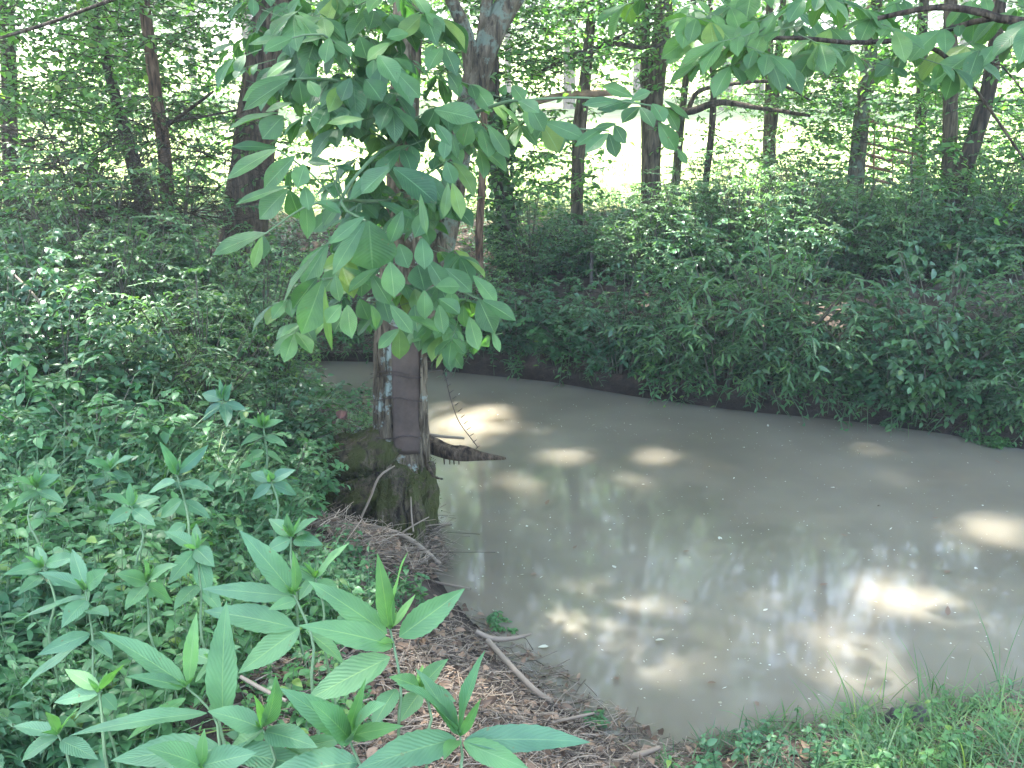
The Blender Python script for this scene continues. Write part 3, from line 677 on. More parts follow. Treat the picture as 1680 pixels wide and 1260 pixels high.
for b_, t_, w in HL: leaf_px(ch, b_, t_, 4.25+rng.uniform(-0.25, 0.35), w, m=4)
for b_, t_, w in HY_: leaf_px(ch, b_, t_, 4.2, w, m=5)
def compound(mb, O, D, L, m, nle=5, ll=0.17):
    """one pinnate leaf: rachis with leaflet pairs and a big end leaflet"""
    D = nrm(D); E = O+D*L; E[2] -= 0.12*L
    sticks(mb, O[None], E[None], 0.0025, 0.0018, 0.02, m=3)
    side = nrm(np.cross(D, [0, 0, 1.0])); ds = [D+np.array([0, 0, -0.5])]; ps = [E]; ls = [ll*1.15]
    for i, f in enumerate([0.92, 0.92, 0.55, 0.55][:nle-1]):
        sg = 1 if i % 2 else -1; ps.append(O+(E-O)*f); ds.append(D*0.55+side*sg*0.8+np.array([0, 0, -0.45])); ls.append(ll*(1.0 if f > 0.8 else 0.72))
    ps = np.array(ps); ds = np.array(ds)+rng.normal(size=(len(ps), 3))*0.15; ls = np.array(ls)*rng.uniform(0.85, 1.15, len(ps))
    leaves(mb, T_OBH, ps, ds, np.array([0, 0, 1.0])+rng.normal(size=(len(ps), 3))*0.25+np.array([0, -0.35, 0]), ls, ls*rng.uniform(0.45, 0.55, len(ps)), rng.uniform(0.1, 0.35, len(ps)), 0.25, m=m, wave=0.012)
def comp_region(key, poly, n, y0, y1, ll=0.16, m=4):
    for u, v in samp(poly, n):
        p = P(u, v, rng.uniform(y0, y1)); a = rng.uniform(0, 6.28)
        D = np.array([math.cos(a), math.sin(a)-0.3, -0.15]); compound(CROWN[T[key].name], p, D, rng.uniform(0.14, 0.24), m, ll=ll*rng.uniform(0.8, 1.2))
comp_region('hick', [(440,-40),(700,-40),(720,60),(700,200),(640,200),(500,180),(400,140)], 78, 4.7, 5.4, ll=0.16)
comp_region('hick', [(560,150),(860,130),(880,200),(760,240),(720,330),(600,340),(500,260)], 42, 4.7, 5.3, ll=0.15)
comp_region('hick', [(540,300),(740,300),(770,420),(780,520),(640,520),(560,480)], 30, 4.6, 5.2, ll=0.15)
comp_region('hick', [(460,420),(560,400),(640,480),(620,560),(500,540)], 5, 4.5, 5.0, ll=0.14)
comp_region('hick', [(690,430),(800,480),(830,550),(720,560),(660,520)], 6, 4.5, 5.0, ll=0.13)
comp_region('offR', [(1130,-50),(1720,-50),(1720,60),(1600,80),(1500,100),(1400,110),(1290,80),(1180,60)], 40, 4.2, 5.6)
comp_region('offR', [(1180,30),(1350,30),(1330,90),(1220,100)], 9, 4.2, 4.6)
comp_region('offR', [(1000,-50),(1200,-50),(1180,30),(1060,20)], 9, 4.6, 5.4)
comp_region('offR', [(1640,-50),(1760,-50),(1760,260),(1680,200)], 7, 4.4, 5.2)
# branchlets carrying the front leaves
def br(L): pxtube(ch, L, n=7, rough=0.05, step=0.06, m=3)
br([(690,210,5.5,12),(660,230,5.0,8),(610,260,4.6,6),(560,330,4.4,6),(600,362,4.25,4)])
br([(665,330,5.4,9),(600,330,4.8,6),(555,328,4.4,5),(500,340,4.3,4),(435,384,4.25,3)])
br([(560,328,4.4,4),(540,275,4.35,3)]); br([(563,328,4.4,3),(550,272,4.35,3)]); br([(550,325,4.4,3),(505,280,4.35,3),(455,245,4.3,3)])
br([(670,160,5.5,9),(600,150,5.0,7),(540,130,4.6,5),(480,130,4.35,4)]); br([(600,150,4.9,4),(540,62,4.5,4),(480,62,4.4,3)])
br([(700,200,5.5,10),(760,190,5.0,7),(850,165,4.6,5),(895,203,4.4,4),(1000,215,4.3,3)]); br([(850,165,4.6,4),(950,160,4.5,4),(1050,170,4.3,3),(1095,180,4.3,2)])
br([(665,470,5.4,9),(620,470,4.9,6),(580,455,4.5,4),(530,458,4.3,4)]); br([(690,480,5.4,8),(730,470,4.9,5),(785,490,4.35,3)])
for th_name, mbx in CROWN.items():
    o = bpy.data.objects[th_name]
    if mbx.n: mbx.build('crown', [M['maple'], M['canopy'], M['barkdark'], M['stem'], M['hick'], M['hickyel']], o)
for o in bpy.data.objects:
    if '_crown' in o: del o['_crown']

# ------------------------------------------------------------------ things at the trunk
ms = plain('rusted_sheet_metal', (0.040, 0.028, 0.022), (0.105, 0.074, 0.058), 0.6, 7.0, metal=0.2, bump=0.008)
mbm = MB()
# curved plate following the trunk front
rows = 26; cols = 14; V = []
for i in range(rows):
    f = i/(rows-1); v = 535+(746-535)*f; ul = 641+5*f+(3 if f > 0.95 else 0); ur = 691+5*f
    for j in range(cols):
        s_ = j/(cols-1); u = ul+(ur-ul)*s_
        x0 = (u-(656-0*f))/1650*5.6; yy = HY-math.sqrt(max((0.168+0.012*f)**2-x0*x0, 1e-4))+0.004*math.sin(s_*5+f*6)
        p = P(u, v-(5 if f > 0.95 else 0)*abs(s_-0.4)+3*math.sin(s_*4)*(f < 0.03), yy); V.append(p)
V = np.array(V); Vb = V+np.array([0, 0.004, 0]); idm = np.arange(rows*cols).reshape(rows, cols)
qf = np.stack([idm[:-1, :-1], idm[1:, :-1], idm[1:, 1:], idm[:-1, 1:]], -1).reshape(-1, 4)
rim = np.concatenate([idm[0, :], idm[1:, -1], idm[-1, -2::-1], idm[-2:0:-1, 0]]); k_ = len(V)
rf = np.stack([rim, np.roll(rim, -1), np.roll(rim, -1)+k_, rim+k_], -1)
mbm.add(np.vstack([V, Vb]), np.vstack([qf, qf[:, ::-1]+k_, rf]))
tag(mbm.build('metal_sheet', ms), 'rusty brown sheet of metal wired against the front of the forked tree', 'metal sheet')
mw = plain('rusty_wire', (0.03, 0.022, 0.02), (0.08, 0.055, 0.045), 0.7, 20)
tw = thing('barbed_wire', 'barbed wire strands bound round the tree over the metal sheet', 'wire', P(655, 660, HY-0.18))
for v in (612, 618, 655, 716):
    mbw = MB()
    f_ = lambda s_, R: P(608+(697-608)*s_, v+3*math.sin(s_*7+v)+s_*2*(v-640)*0.02, HY-math.sqrt(max(R**2-((608+89*s_-656)/1650*5.6)**2, 0)))
    tube(mbw, [f_(s_, 0.185) for s_ in np.linspace(0, 1, 16)], [0.003]*16, n=5)
    for s_ in np.linspace(0.1, 0.9, 5):
        p = f_(s_, 0.187); sticks(mbw, [p+np.array([-0.008, -0.004, -0.010])], [p+np.array([0.008, -0.004, 0.012])], 0.0014, 0.0008)
    mbw.build('strand', mw, tw)
mbw = MB(); L = [P(697,612,5.45), P(715,608,5.6), P(729,612,5.9), P(738,650,5.85), P(752,690,5.75), P(772,718,5.65), P(784,734,5.6)]
tube(mbw, L, [0.003]*7, n=5, step=0.05)
for i, s_ in enumerate(np.linspace(0, 1, 13)):
    q = P(729+55*s_**1.1, 612+122*s_, 5.9-0.3*s_); sticks(mbw, [q-np.array([0.012, 0, 0.008])], [q+np.array([0.012, 0, 0.010])], 0.003, 0.002)
tag(mbw.build('barbed_wire', mw), 'loose end of barbed wire drooping over the water right of the tree', 'wire')
# driftwood
mbd = MB(); mdw = barkmat('driftwood', (0.055, 0.04, 0.032), (0.13, 0.10, 0.08))
pxtube(mbd, [(690,722,5.7,28),(715,733,5.65,26),(740,742,5.6,22),(765,744,5.6,24),(790,748,5.55,14),(830,752,5.55,3)], n=20, rough=0.14, step=0.03)
pxtube(mbd, [(745,742,5.62,8),(755,732,5.62,6),(770,738,5.6,4)], n=7)
for u in (728, 744, 752, 737): pxtube(mbd, [(u,748,5.6,3),(u+1,762,5.58,2)], n=5)
tag(mbd.build('driftwood_log', mdw), 'dark broken log poking from the tree over the bright water', 'log')
mbd = MB(); pxtube(mbd, [(697,712,5.8,6),(725,716,5.8,5),(762,719,5.8,4)], n=7, rough=0.1); tag(mbd.build('stick', M['twig']), 'thin straight stick above the dark log at the tree', 'stick')
mbd = MB(); pxtube(mbd, [(696,755,5.4,6),(704,768,5.35,6),(712,782,5.3,4),(726,786,5.25,3)], n=7, rough=0.1, step=0.03); tag(mbd.build('root', mdw), 'thin dark hooked root hanging off the tree toward the water', 'root')
# snapped dead limb in the background
mbd = MB(); pxtube(mbd, [(850,178,10.9,9),(905,160,10.9,11),(950,154,10.9,13),(990,153,10.9,12),(1012,152,10.9,9),(1020,155,10.9,4)], n=12, rough=0.16, step=0.12)
tag(mbd.build('dead_limb', plain('bare_wood', (0.09, 0.055, 0.035), (0.30, 0.20, 0.12), 0.8, 9, bump=0.02)), 'snapped bare limb lying level across the narrow dark trunk', 'dead limb')
# rusty gate
mg = plain('rusty_pipe', (0.22, 0.09, 0.06), (0.34, 0.17, 0.13), 0.6, 9)
gy_ = 13.4; gt = thing('pipe_gate', 'rusty red pipe gate among the trees at the upper right', 'gate', P(1455, 300, gy_)*np.array([1, 1, 0])+np.array([0, 0, 0.9]))
for k in range(6):
    m_ = MB(); v0 = 292-k*17.5; tube(m_, [P(1412, v0-4-k*1.0, gy_), P(1462, v0+9-k*1.5, gy_+0.05), P(1512, v0+22-k*2, gy_+0.1)], [0.018]*3, n=8)
    m_.build('rail', mg, gt)
for u in (1416, 1433, 1464, 1496):
    m_ = MB(); k = (u-1412)/100; tube(m_, [P(u, 290+22*k, gy_), P(u+2, 198+14*k, gy_)], [0.012]*2, n=8); m_.build('upright', mg, gt)
# fence posts
mp_ = plain('fence_post_steel', (0.05, 0.045, 0.04), (0.12, 0.10, 0.085), 0.7, 12)
for u, v0, v1, y, lab in [(1228,308,380,11.5,'thin dark steel fence post left of the pale lichened trunk'),(1342,400,460,9.8,'short steel post in the bushes below the pipe gate'),(971,405,520,9.6,'slender rusty post among bushes below the snapped limb'),(1138,386,430,10,'thin post half hidden in bushes right of the stout trunk')]:
    m_ = MB(); a = P(u, v0, y); g0 = np.array([a[0], a[1], float(H(a[0], a[1]))-0.1]); tube(m_, [g0, (g0+a)/2, a], [0.017, 0.017, 0.017], n=6, ridges=3, rough=0.1)
    for s_ in (0.55, 0.7, 0.85): sticks(m_, [g0+(a-g0)*s_+np.array([-0.03, -0.015, 0])], [g0+(a-g0)*s_+np.array([0.03, -0.015, 0])], 0.004, 0.004)
    tag(m_.build('fence_post', mp_), lab, 'fence post')

# ------------------------------------------------------------------ foreground weeds (each leaf from its node to its tip)
def stem_to_ground(mb, u, v, y, u2, v2, y2, w=6, m=0):
    A = P(u, v, y); B = P(u2, v2, y2); g0 = B.copy(); gz = float(H(B[0], B[1]))
    if B[2] > gz: D = nrm(B-A); k = max(0, (B[2]-gz+0.03)); g0 = np.array([B[0]+D[0]*0.1, B[1]+0.02, gz-0.03])
    pts = [A, A+(B-A)*0.5+np.array([0.01, 0, 0]), B, (B+g0)/2, g0]
    w = w*0.8 if y < 2 else w*0.62
    pts[1] = pts[1]+rng.normal(size=3)*0.012*np.array([1, 1, 0]); pts[3] = pts[3]+rng.normal(size=3)*0.02*np.array([1, 1, 0])
    tube(mb, pts, [pxr(A, w)*0.7, pxr(A, w), pxr(A, w)*1.1, pxr(A, w)*1.1, pxr(A, w)*1.2], n=8, m=m, step=0.03)
WEEDS = [
 ('weed low between the two lowest left weeds, its wide blades crossing', (430,1195,1.45), (440,1290,1.38), [((430,1195),(340,1165),46,0),((432,1193),(455,1110),34,0),((430,1200),(360,1250),50,0),((435,1200),(520,1225),44,0),((431,1192),(418,1140),16,1)]),
 ('large weed cut by the bottom edge left of centre', (330,1262,1.32), (335,1310,1.3), [((330,1258),(240,1225),50,0),((332,1256),(420,1235),46,0),((331,1256),(335,1195),20,1),((328,1262),(250,1290),40,0)]),
 ('weed standing among the twigs just right of the twin-leaved one', (690,1130,1.62), (700,1230,1.55), [((690,1130),(640,1110),30,0),((692,1128),(735,1080),32,0),((690,1135),(655,1185),34,0),((693,1133),(748,1150),32,0),((691,1127),(693,1090),14,1)]),
 ('narrow-leaved weed at the far left above the horizontal leaf pair', (60,800,3.0), (68,900,2.9), [((60,800),(20,785),22,0),((62,798),(100,778),22,0),((60,805),(25,830),20,0),((63,806),(105,825),22,0),((61,798),(60,765),12,1)]),
 ('weed with spread blades in the herbs right of the drooping one', (240,955,2.4), (248,1050,2.3), [((240,955),(190,940),28,0),((242,953),(290,925),28,0),((240,960),(205,1000),28,0),((243,960),(285,990),30,0),((241,953),(236,915),16,1)]),
 ('weed close to the mossy roots with folded bright leaves', (445,790,3.6), (450,870,3.5), [((445,790),(410,775),22,0),((447,788),(485,770),22,0),((445,795),(412,820),20,0),((448,795),(488,812),22,0),((446,788),(446,758),12,1)]),
 ('small weed beside the short brown branch at lower left', (350,1085,1.95), (355,1160,1.9), [((350,1085),(310,1070),28,0),((352,1083),(395,1060),28,0),((350,1090),(318,1120),26,0),((353,1090),(392,1112),26,0)]),
 ('weed in the left herbs below the grass tussock with a pale top', (180,770,3.6), (185,850,3.5), [((180,770),(140,755),20,0),((182,768),(220,748),20,0),((180,775),(150,800),20,0),((183,776),(222,792),20,0),((181,768),(180,740),12,1)]),
 ('tall pale green weed at lower left with a long upright leaf to its right', (305,1127,1.52), (368,1262,1.42), [((305,1125),(165,1035),46,0),((300,1128),(207,1108),26,0),((310,1122),(322,1004),26,1),((305,1145),(205,1215),22,1),((366,1180),(370,985),52,0),((342,1165),(402,1185),48,0),((340,1170),(110,1205),30,0),((365,1230),(180,1246),60,0),((370,1235),(520,1260),50,0)]),
 ('broad-leaved weed standing behind, its tip below the debris pile', (482,975,1.95), (512,1130,1.85), [((482,975),(392,868),42,0),((482,975),(482,903),20,1),((478,978),(330,965),32,0),((485,1030),(330,1000),46,0),((492,1030),(390,1105),44,0),((500,1035),(572,1095),46,0),((486,985),(440,1000),22,0)]),
 ('weed with twin upright leaves in front of the twig drift', (640,1032,1.62), (654,1215,1.50), [((638,1030),(620,910),30,0),((645,1030),(665,903),27,1),((635,1040),(507,953),44,0),((655,1045),(762,966),46,0),((645,1028),(682,974),13,1),((645,1060),(490,1024),48,0),((640,1078),(498,1152),56,0),((645,1052),(622,1054),14,1),((650,1130),(610,1195),36,0)]),
 ('weed with a curled upright leaf at the bottom centre left', (570,1205,1.42), (600,1290,1.35), [((568,1203),(460,1128),44,0),((571,1203),(600,1113),18,1),((565,1210),(455,1236),28,0),((572,1208),(662,1190),28,1),((578,1215),(630,1150),52,0),((575,1215),(510,1150),50,0),((590,1250),(430,1275),58,0)]),
 ('weed at bottom centre with wide leaves reaching right over the drift', (755,1208,1.45), (757,1290,1.38), [((752,1205),(683,1096),38,0),((753,1203),(752,1070),44,0),((757,1205),(788,1148),16,1),((748,1200),(652,1115),40,0),((750,1215),(728,1245),26,1),((762,1215),(972,1216),48,0),((760,1218),(868,1262),40,1),((748,1212),(580,1262),56,0)]),
 ('small weed with two folded leaves left of the twin-leaved one', (517,948,2.1), (530,1050,2.05), [((517,948),(572,890),24,0),((515,950),(490,985),22,0),((518,955),(560,985),34,0),((516,950),(478,925),18,0)]),
 ('small bright weed by the lower left edge, under the reddish stone', (163,1135,1.75), (172,1240,1.65), [((163,1132),(106,1097),26,1),((166,1132),(204,1088),22,1),((160,1140),(86,1152),28,0),((168,1140),(192,1165),24,0),((165,1145),(120,1180),30,0)]),
 ('bushy weed at the left with drooping dull leaves', (140,968,2.15), (155,1130,2.0), [((140,965),(62,938),24,0),((138,960),(118,900),24,0),((142,962),(175,935),30,0),((140,980),(20,1022),28,0),((142,985),(100,1030),34,0),((145,1000),(178,1010),32,0),((148,1040),(60,1075),28,0),((148,1045),(30,1132),24,0),((146,1005),(90,985),30,0),((150,1050),(185,1080),26,0)]),
 ('weed at the left edge with a pale horizontal leaf pair', (70,930,2.3), (80,1040,2.2), [((70,930),(6,942),22,0),((75,925),(135,912),24,0),((72,928),(60,895),18,1),((75,940),(110,960),24,0),((68,945),(30,975),22,0)]),
 ('upright narrow-leaved weed on the left bank, level with the moss', (290,778,3.2), (312,900,3.0), [((290,778),(262,724),18,1),((292,776),(342,730),20,0),((288,790),(240,810),22,0),((294,792),(350,805),22,0),((292,778),(296,745),12,1),((298,820),(262,850),24,0),((300,822),(345,850),24,0),((305,860),(270,885),22,0)]),
 ('dull weed with long hanging leaves between the two tallest weeds', (322,900,2.5), (330,1040,2.35), [((322,900),(268,870),26,0),((322,900),(352,930),30,0),((318,905),(276,958),30,0),((325,915),(345,985),30,0),((322,898),(322,858),16,1),((325,960),(285,1000),30,0),((328,962),(365,1005),28,0)]),
 ('leaning weed at the lower left corner with broad blades', (95,1205,1.55), (110,1290,1.5), [((95,1205),(20,1190),30,0),((97,1203),(130,1160),22,1),((95,1210),(30,1250),32,0),((100,1215),(160,1245),32,0),((96,1204),(75,1165),18,1)]),
 ('weed with pale shiny leaves in the middle of the left thicket', (365,655,4.6), (370,760,4.5), [((365,655),(330,645),22,0),((367,655),(380,630),20,0),((362,660),(332,690),18,0),((368,662),(372,700),22,0),((370,662),(405,672),16,0)]),
 ('broad-leaved weed on the bank just left of the mossy roots', (478,880,2.9), (485,960,2.8), [((478,880),(440,850),26,0),((480,880),(520,850),28,1),((476,885),(435,905),26,0),((482,886),(530,893),26,0),((478,878),(470,842),16,1)]),
 ('young weed in the left bank herbs above the long drooping leaves', (215,830,2.9), (222,930,2.8), [((215,830),(165,812),26,0),((217,830),(262,815),26,0),((214,835),(175,860),24,0),((218,836),(255,862),24,0),((216,828),(212,792),14,1)]),
 ('tall weed in front of the grass tussock with opposite leaves', (432,700,4.2), (436,800,4.1), [((432,700),(400,690),16,0),((433,700),(465,690),16,0),((432,715),(395,730),18,0),((434,716),(470,732),18,0),((433,698),(430,675),10,1),((434,740),(400,760),18,0),((435,742),(468,762),18,0)])]
for lab, (u, v, y), (u2, v2, y2), lv in WEEDS:
    base = P(u2, v2, y2); base[2] = float(H(base[0], base[1]))
    th = thing('weed', lab, 'weed', base, 'tall weeds on the near bank')
    m1 = MB(); stem_to_ground(m1, u, v, y, u2, v2, y2); m1.build('stem', M['stem'], th)
    m2 = MB()
    for b_, t_, w, yg in lv:
        f = np.clip((b_[1]-v)/max(v2-v, 1), -0.1, 1); yb = y+(y2-y)*f
        A = P(b_[0], b_[1], yb)
        leaf_px(m2, b_, t_, yb, w, m=yg if y < 1.8 else 0, tp=T_LAH, dy=rng.uniform(-0.09, 0.05)*(0.6+0.4*yb), droop=rng.uniform(0.08, 0.2))
    # bud of small leaves at the tip
    A = P(u, v, y); leaves(m2, T_LAH, np.repeat(A[None], 5, 0), rdir(5, 1.6), rdir(5, 0.2), rng.uniform(0.010, 0.026, 5)*y, rng.uniform(0.004, 0.007, 5)*y, 0.1, 0.5, m=1)
    m2.build('leaf_whorl', [M['weed'], M['weedyoung']], th)

# ------------------------------------------------------------------ undergrowth (uncountable): built by stamping herb shapes
def herbs(mb, base, hgt, nl, ll, wr=0.5, tp=T_OV, m=0, stemm=1, lean=0.25, opp=True, r=0.0025, uptilt=0.15):
    k = len(base); hgt = np.broadcast_to(hgt, (k,)); ll = np.broadcast_to(ll, (k,))
    ax = nrm(np.array([0, 0, 1.0])+rng.normal(size=(k, 3))*lean); top = base+ax*hgt[:, None]
    sticks(mb, base, top, r, r*0.5, 0.04, m=stemm)
    t = 0.2+0.8*(np.arange(nl)+0.5)/nl; pos = base[:, None]+(top-base)[:, None]*t[None, :, None]
    pos = np.repeat(pos, 2, 1) if opp else pos; n2 = pos.shape[1]
    a = rng.uniform(0, 6.28, (k, 1))+np.repeat(np.arange(nl)*1.57, 2)[None]+np.tile([0, np.pi], nl)[None] if opp else rng.uniform(0, 6.28, (k, n2))
    a = a+rng.normal(size=a.shape)*0.25
    D = np.stack([np.cos(a), np.sin(a), np.full(a.shape, uptilt)+rng.normal(size=a.shape)*0.25], -1)
    L = ll[:, None]*rng.uniform(0.65, 1.2, (k, n2))
    leaves(mb, tp, pos.reshape(-1, 3), D.reshape(-1, 3), upn(k*n2, 0.3), L.ravel(), L.ravel()*wr, 0.3, 0.3, m=m)
def tufts(mb, base, nb, ln, m=0, w=0.006, lean=0.7, wind=None):
    k = len(base); ln = np.broadcast_to(ln, (k,))
    pos = np.repeat(base, nb, 0)+rng.normal(size=(k*nb, 3))*np.array([0.025, 0.025, 0]); D = rdir(k*nb, 1.0/lean, 1.0)
    if wind is not None: D = nrm(D+np.array(wind))
    L = np.repeat(ln, nb)*rng.uniform(0.5, 1.15, k*nb); N = nrm(np.cross(np.cross(D, [0, 0, 1.0]), D))
    leaves(mb, T_GR, pos, D, N, L, w*rng.uniform(0.7, 1.4, k*nb), rng.uniform(0.15, 0.6, k*nb), 0.2, m=m)
LEFT = [(-60,400),(430,430),(500,560),(480,640),(520,720),(520,800),(500,860),(480,960),(640,1000),(560,1060),(420,1090),(300,1180),(240,1290),(-60,1290)]
mbu = MB()
b1 = GT(*samp(LEFT, 1900).T); b1 = b1[(sdist(b1[:, 0], b1[:, 1]) > 0.05) & (wob(b1[:, 0], b1[:, 1], 2.6)+rng.normal(size=len(b1))*0.3 > -0.2)]
herbs(mbu, b1, rng.uniform(0.10, 0.26, len(b1)), 4, rng.uniform(0.04, 0.065, len(b1)), 0.6)
FARL = [(-80,380),(480,400),(500,560),(300,600),(-80,640)]
b1 = GT(*samp([(460,960),(560,900),(640,960),(700,1000),(640,1040),(480,1080)], 160).T); herbs(mbu, b1, rng.uniform(0.06, 0.2, len(b1)), 4, rng.uniform(0.02, 0.05, len(b1)), 0.6)
b1 = GT(*samp([(380,1080),(560,1040),(640,1110),(600,1230),(380,1290)], 110).T); herbs(mbu, b1, rng.uniform(0.05, 0.16, len(b1)), 4, rng.uniform(0.02, 0.05, len(b1)), 0.5)
b1 = GT(*samp([(490,650),(612,640),(612,700),(490,720)], 130).T); herbs(mbu, b1, rng.uniform(0.03, 0.10, len(b1)), 3, 0.04, 0.6)
b1 = GT(*samp(FARL, 900).T)
herbs(mbu, b1, rng.uniform(0.15, 0.5, len(b1)), 6, 0.055, 0.6)
b1 = GT(*samp([(-60,640),(500,640),(520,800),(480,960),(-60,1200)], 900).T)
herbs(mbu, b1, rng.uniform(0.15, 0.34, len(b1)), 4, rng.uniform(0.05, 0.085, len(b1)), 0.45, tp=T_LA)
b1 = GT(*samp(LEFT, 3800).T); b1[:, 2] += rng.uniform(0.0, 0.08, len(b1))
herbs(mbu, b1[:1400], rng.uniform(0.08, 0.3, 1400), 5, rng.gamma(3, 0.008, 1400)+0.015, 0.35, tp=T_LA, lean=0.5)
leaves(mbu, T_OV, b1, rdir(len(b1), 0.3), upn(len(b1), 0.4), rng.uniform(0.03, 0.06, len(b1)), rng.uniform(0.02, 0.04, len(b1)), 0.2, 0.25)
BK = np.stack([rng.uniform(-9, 11, 5000), rng.uniform(9.0, 15.5, 5000)], -1)
d_ = sdist(BK[:, 0], BK[:, 1]); BK = BK[d_ > 0.15]; BK = np.column_stack([BK, H(BK[:, 0], BK[:, 1])])
herbs(mbu, BK, rng.uniform(0.1, 0.35, len(BK)), 4, 0.055, 0.55)
e = np.stack([rng.uniform(-6, 8, 9000), rng.uniform(6.5, 12, 9000)], -1); dd = sdist(e[:, 0], e[:, 1]); e = e[(dd > 0.0) & (dd < 0.55) & (e[:, 1] > 7)]
e = np.column_stack([e, H(e[:, 0], e[:, 1])]); herbs(mbu, e, rng.uniform(0.1, 0.3, len(e)), 4, 0.06, 0.5)
e3 = np.stack([rng.uniform(-3, 9, 5000), rng.uniform(6.0, 12, 5000)], -1); dd = sdist(e3[:, 0], e3[:, 1]); e3 = e3[(dd > 0.02) & (dd < 0.4) & (e3[:, 1] > 7)]
e3 = np.column_stack([e3, H(e3[:, 0], e3[:, 1])+0.12]); Dn = np.tile([[0.0, -1.0, 0.25]], (len(e3), 1))+rng.normal(size=(len(e3), 3))*0.45
sprays(mbu, e3, Dn, rng.uniform(0.18, 0.42, len(e3)), 8, 0.07, tp=T_LA, wr=0.32, stemm=1, hang=0.55)
tag(mbu.build('undergrowth', [M['herb'], M['stem']]), 'low mixed green herbs covering the pond banks', 'undergrowth', kind='stuff')
mbg = MB()
RG = [(1130,1225),(1250,1190),(1400,1175),(1500,1170),(1700,1120),(1740,1300),(1000,1300),(1060,1255)]
b1 = GT(*samp([(1150,1235),(1300,1200),(1700,1140),(1740,1300),(1100,1290)], 150).T); herbs(mbg, b1, rng.uniform(0.04, 0.16, len(b1)), 4, rng.uniform(0.02, 0.045, len(b1)), 0.5, m=1, stemm=1)
b1 = GT(*samp(RG, 420).T); b1 = b1[wob(b1[:, 0], b1[:, 1], 5.0)+rng.normal(size=len(b1))*0.4 > -0.05]; tufts(mbg, b1, 7, rng.uniform(0.07, 0.19, len(b1)), w=0.0045, lean=1.0)
b1 = GT(*samp([(1380,1190),(1700,1140),(1720,1290),(1300,1290)], 90).T); tufts(mbg, b1, 5, rng.uniform(0.12, 0.24, len(b1)), w=0.005, lean=0.9)
b1 = GT(*samp([(1350,1160),(1700,1110),(1720,1290),(1300,1290)], 50).T); tufts(mbg, b1, 4, rng.uniform(0.22, 0.42, len(b1)), w=0.0045, lean=0.5)
b1 = GT(*samp([(150,560),(290,560),(320,660),(260,720),(180,680)], 60).T); tufts(mbg, b1, 22, rng.uniform(0.3, 0.5, len(b1)), w=0.011, lean=0.7)
b1 = GT(*samp(LEFT, 1900).T); b1 = b1[wob(b1[:, 0], b1[:, 1], 2.6)+rng.normal(size=len(b1))*0.3 < 0.0]; tufts(mbg, b1, 7, rng.uniform(0.10, 0.28, len(b1)), w=0.006)
b1 = GT(*samp([(-60,460),(420,480),(460,620),(480,760),(420,880),(-60,900)], 260).T); tufts(mbg, b1, 14, rng.uniform(0.28, 0.55, len(b1)), w=0.007, lean=0.7)
b1 = GT(*samp([(-60,900),(200,860),(260,1100),(160,1290),(-60,1290)], 420).T); tufts(mbg, b1, 8, rng.uniform(0.08, 0.2, len(b1)), w=0.005)
e2 = e[rng.integers(0, len(e), 260)]; tufts(mbg, e2, 8, rng.uniform(0.15, 0.35, len(e2)), w=0.007, wind=(0, -0.8, -0.3))
FY = np.stack([rng.uniform(-12, 14, 2500), rng.uniform(14.5, 26, 2500)], -1); FY = np.column_stack([FY, H(FY[:, 0], FY[:, 1])]); tufts(mbg, FY, 6, 0.22, w=0.014)
tag(mbg.build('grass', [M['grass'], M['herb']]), 'fine green grass blades along the shores and the meadow edge', 'grass', kind='stuff')

# ------------------------------------------------------------------ twig drift and leaf litter (uncountable)
def drift(polys, name, label):
    mbk = MB()
    for poly, n, nf, ln, hh in polys:
        p = GT(*samp(poly, n).T); a = rng.uniform(0, 6.28, n); L = ln*rng.gamma(2.5, 0.4, n)
        d = np.stack([np.cos(a), np.sin(a), rng.normal(size=n)*0.18], -1); p[:, 2] += rng.uniform(0.0, hh, n)
        A = p-d*L[:, None]/2; B = p+d*L[:, None]/2
        A[:, 2] = np.maximum(A[:, 2], np.maximum(H(A[:, 0], A[:, 1]), 0)+0.002); B[:, 2] = np.maximum(B[:, 2], np.maximum(H(B[:, 0], B[:, 1]), 0)+0.002)
        rr = rng.uniform(0.001, 0.0032, n); sticks(mbk, A, B, rr, rr*0.7, 0.06, m=0)
        p = GT(*samp(poly, nf).T); p[:, 2] += rng.uniform(0.0, hh, nf)
        leaves(mbk, T_OV, p, rdir(nf, 0.1), upn(nf, 0.6), rng.uniform(0.015, 0.06, nf), rng.uniform(0.01, 0.035, nf), 0.3, 0.5, m=1)
    tag(mbk.build(name, [M['twig'], M['litter']]), label, 'debris', kind='stuff')
DR = [(740,1010),(810,1060),(870,1110),(935,1165),(1010,1225),(1130,1255),(1000,1300),(380,1300),(420,1100),(560,1060),(640,1040)]
